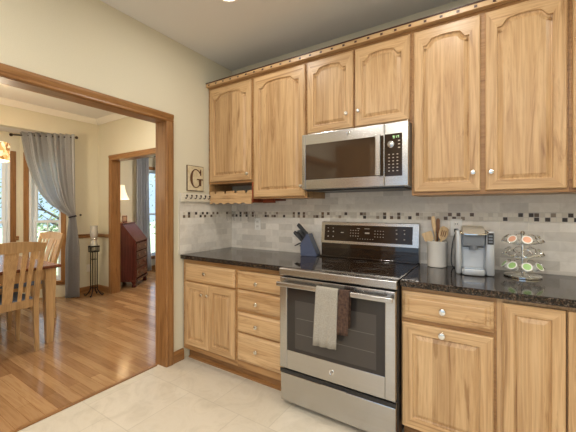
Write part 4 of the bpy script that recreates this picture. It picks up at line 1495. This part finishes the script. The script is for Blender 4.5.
# local: front faces +x at x=0, width along +y, depth toward -x
bm = BM(); prism(bm, [(-DD, .12), (-.004, .12), (-.004, .765), (-.22, 1.055), (-DD, 1.055)], 'y', 0, .018)
prism(bm, [(-DD, .12), (-.004, .12), (-.004, .765), (-.22, 1.055), (-DD, 1.055)], 'y', DW - .018, DW)
prism(bm, [(-DD, .12), (-.03, .12), (-.03, .74), (-.24, 1.04), (-DD, 1.04)], 'y', .018, DW - .018)
obj('case', bm, mahog, dk, local=True)
bm = BM(); box(bm, -DD - .005, -.205, -.012, DW + .012, 1.0555, 1.075, .004); obj('top_board', bm, mahog, dk, local=True)
bm = BM(); prism(bm, [(-.010, .752), (.004, .760), (-.215, 1.053), (-.228, 1.046)], 'y', .006, DW - .006); lid = obj('slant_lid', bm, mahog, dk, local=True)
bm = BM(); box(bm, .002, .006, DW / 2 - .015, DW / 2 + .015, .79, .81, M=None); bm.free()
zd = [.145, .305, .455, .595, .735]
for a, b in zip(zd[:-1], zd[1:]):
    bm = BM(); box(bm, -.026, .004, .024, DW - .024, a + .006, b - .006, .004); dr = obj('drawer', bm, mahog, dk, local=True)
    for y in (.15, DW - .15):
        bm = BM(); z = (a + b) / 2
        box(bm, .0042, .007, y - .035, y + .035, z - .012, z + .022, .001)
        tube(bm, smooth_path([(.007, y - .026, z + .006), (.018, y - .02, z - .012), (.018, y + .02, z - .012), (.007, y + .026, z + .006)]), .003, 6)
        obj('drawer_pull', bm, plain('old_brass', (.20, .13, .07, 1), .4, .8), dr, local=True)
bm = BM(); box(bm, -DD, .010, -.008, DW + .008, .095, .125, .004); obj('base_moulding', bm, mahog, dk, local=True)
for x, y in ((-.035, .035), (-.035, DW - .035), (-DD + .04, .035), (-DD + .04, DW - .035)):
    bm = BM(); bar(bm, [(x, y, 0), (x, y, .015), (x, y, .05), (x, y, .095)], [.06, .066, .046, .08], [.06, .066, .046, .08]); obj('foot', bm, mahog, dk, local=True)
def desk_pt(x, y, z):
    return Matrix.Translation((-2.73, .63, 0)) @ Matrix.Rotation(DKR, 4, 'Z') @ Vector((x, y, z))
lp_ = desk_pt(-.325, .15, 1.0755)
tl = thing('table_lamp', 'lit table lamp with white bell shade on the secretary desk', 'lamp', tuple(lp_))
bm = BM(); lathe(bm, [(.055, 0), (.058, .010), (.045, .018), (.018, .03), (.014, .07), (.028, .11), (.032, .15), (.02, .20), (.010, .22), (.010, .40), (.006, .42)], tuple(lp_), 24); obj('base', bm, plain('lamp_brass', (.50, .38, .20, 1), .3, .9), tl, smooth=True)
t = NT('lamp_shade_fabric'); t.base(srgb(250, 240, 216)); t.b.inputs['Emission Color'].default_value = (1, .86, .62, 1); t.b.inputs['Emission Strength'].default_value = .45
bm = BM(); lathe(bm, [(.155, .40), (.125, .47), (.10, .55), (.088, .62), (.086, .64)], tuple(lp_), 32, cap=False); obj('lamp_shade', bm, t.m, tl, smooth=True)
bm = BM(); lathe(bm, [(.004, .42), (.004, .66), (.012, .668), (.012, .68), (.004, .69)], tuple(lp_), 12); obj('finial', bm, plain('lamp_gold', (.50, .38, .20, 1), .3, .9), tl)
l = bpy.data.lights.new('bulb', 'POINT'); l.energy = 14; l.color = (1, .82, .58); l.shadow_soft_size = .05
lo = bpy.data.objects.new('bulb', l); lo.location = (0, 0, .52); lo.parent = tl; link(lo)
fp = desk_pt(-.30, .33, 1.0755)
pf = thing('photo_frame', 'small dark picture frame standing on the desk beside the lamp', 'picture frame', tuple(fp), R(55))
bm = BM(); box(bm, -.04, .04, -.008, .008, 0, .12, .003); obj('frame', bm, dark_wood, pf, local=True)
bm = BM(); box(bm, -.024, .024, -.0095, -.0078, .018, .100); obj('picture', bm, plain('photo_print', srgb(110, 92, 80), .4), pf, local=True)

for y0, wd, lab in ((1.28, .27, 'long blue-grey curtain at the far room window, left panel next to the desk'), (1.70, .40, 'long blue-grey curtain at the far room window, right panel against the doorway')):
    lc = thing('curtain', lab, 'curtain', (LWX + .09, y0, 0))
    bm = BM()
    rows = [(2.42 - k * 2.405 / 20, 0, wd * (1 + .25 * (k / 20) ** 2), 1, 0) for k in range(21)]
    curtain_sheet(bm, Vector((LWX + .10, y0, 0)), Vector((0, -1, 0)), Vector((1, 0, 0)), rows, 4, .024, 60)
    co = obj('cloth', bm, curtain_d, lc, smooth=True); md = co.modifiers.new('thick', 'SOLIDIFY'); md.thickness = .002; md.offset = 0
rd = thing('curtain_rod', 'dark curtain rod at the far room window behind the desk', 'curtain rod', (LWX + .10, 1.2, 2.43))
bm = BM(); tube(bm, [(LWX + .10, 1.22, 2.43), (LWX + .10, 2.7, 2.43)], .009, 8); obj('rod', bm, bronze, rd)
for y in (1.25, 2.65):
    bm = BM(); tube(bm, [(LWX + .10, y, 2.43), (LWX + .001, y, 2.43)], .006, 6); obj('bracket', bm, bronze, rd)

# ------------------------------------------------------------------ outdoors beyond the bay
t = NT('lawn_grass'); n = t.noise(t.coords((1, 1, 1)), 6, 5, .7)
t.base(t.ramp(n, [(.3, srgb(140, 150, 104)), (.7, srgb(196, 198, 150))])); t.set(Roughness=.9)
o = obj('lawn', box(BM(), -40, -4.7, -25, 30, -.62, -.6), t.m); o['kind'] = 'structure'
bark = plain('bark', srgb(96, 82, 70), .9)
leaf = [plain('leaf_a', srgb(140, 156, 110), .7), plain('leaf_b', srgb(186, 190, 140), .7), plain('leaf_c', srgb(120, 140, 116), .7)]


def tree(x, y, h, r_, seed, label, nl=1700):
    g = random.Random(seed)
    z0 = -.6
    tr = thing('tree', label, 'tree', (x, y, z0), group='trees outside the bay window')
    bm = BM()
    tube(bm, [(x, y, z0), (x + .05, y, z0 + h * .35), (x - .05, y + .08, z0 + h * .7), (x, y, z0 + h)], [.14, .10, .06, .02], 8)
    tips = []
    for k in range(16):
        a = g.uniform(0, 2 * PI); zz = z0 + h * g.uniform(.18, .8); ln = r_ * g.uniform(.6, 1.05)
        p0 = Vector((x, y, zz)); p2 = p0 + Vector((math.cos(a) * ln, math.sin(a) * ln, ln * g.uniform(.05, .6)))
        p1 = p0.lerp(p2, .5) + Vector((0, 0, .12))
        tube(bm, [p0, p1, p2], [.04, .025, .008], 6)
        tips += [p1, p2, p0.lerp(p2, .75)]
        for q in range(3):
            e = p1 + Vector((g.uniform(-.6, .6), g.uniform(-.6, .6), g.uniform(-.1, .6)))
            tube(bm, [p1, e], [.015, .005], 5); tips.append(e)
    obj('trunk', bm, bark, tr)
    bm = BM()
    for k in range(nl):
        c0 = g.choice(tips) + Vector((g.gauss(0, .28), g.gauss(0, .28), g.gauss(0, .22)))
        s = g.uniform(.03, .07)
        q = Vector((g.uniform(-1, 1), g.uniform(-1, 1), g.uniform(-1, 1))).normalized(); p_ = q.orthogonal().normalized(); b = q.cross(p_)
        f = bm.faces.new([bm.verts.new(c0 + p_ * s), bm.verts.new(c0 + b * s * .5), bm.verts.new(c0 - p_ * s), bm.verts.new(c0 - b * s * .5)])
        f.material_index = g.randrange(3)
    o = obj('foliage', bm, leaf, tr, normals=False); o['kind'] = 'stuff'


for i, (x, y, h, r_) in enumerate(((-7.4, 1.5, 4.6, 1.25), (-10.6, 4.2, 5.6, 1.6), (-7.2, -1.6, 4.6, 1.25), (-11.5, .4, 6.0, 1.7), (-7.6, 5.2, 5.0, 1.3))):
    tree(x, y, h, r_, 40 + i, ['leafy tree outside the bay, nearest behind the curtained window', 'leafy tree outside, farther right behind the curtained window', 'leafy tree outside the bay centre window at the left edge',
                               'tallest leafy tree farthest beyond the bay window', 'leafy tree outside the far room window'][i])
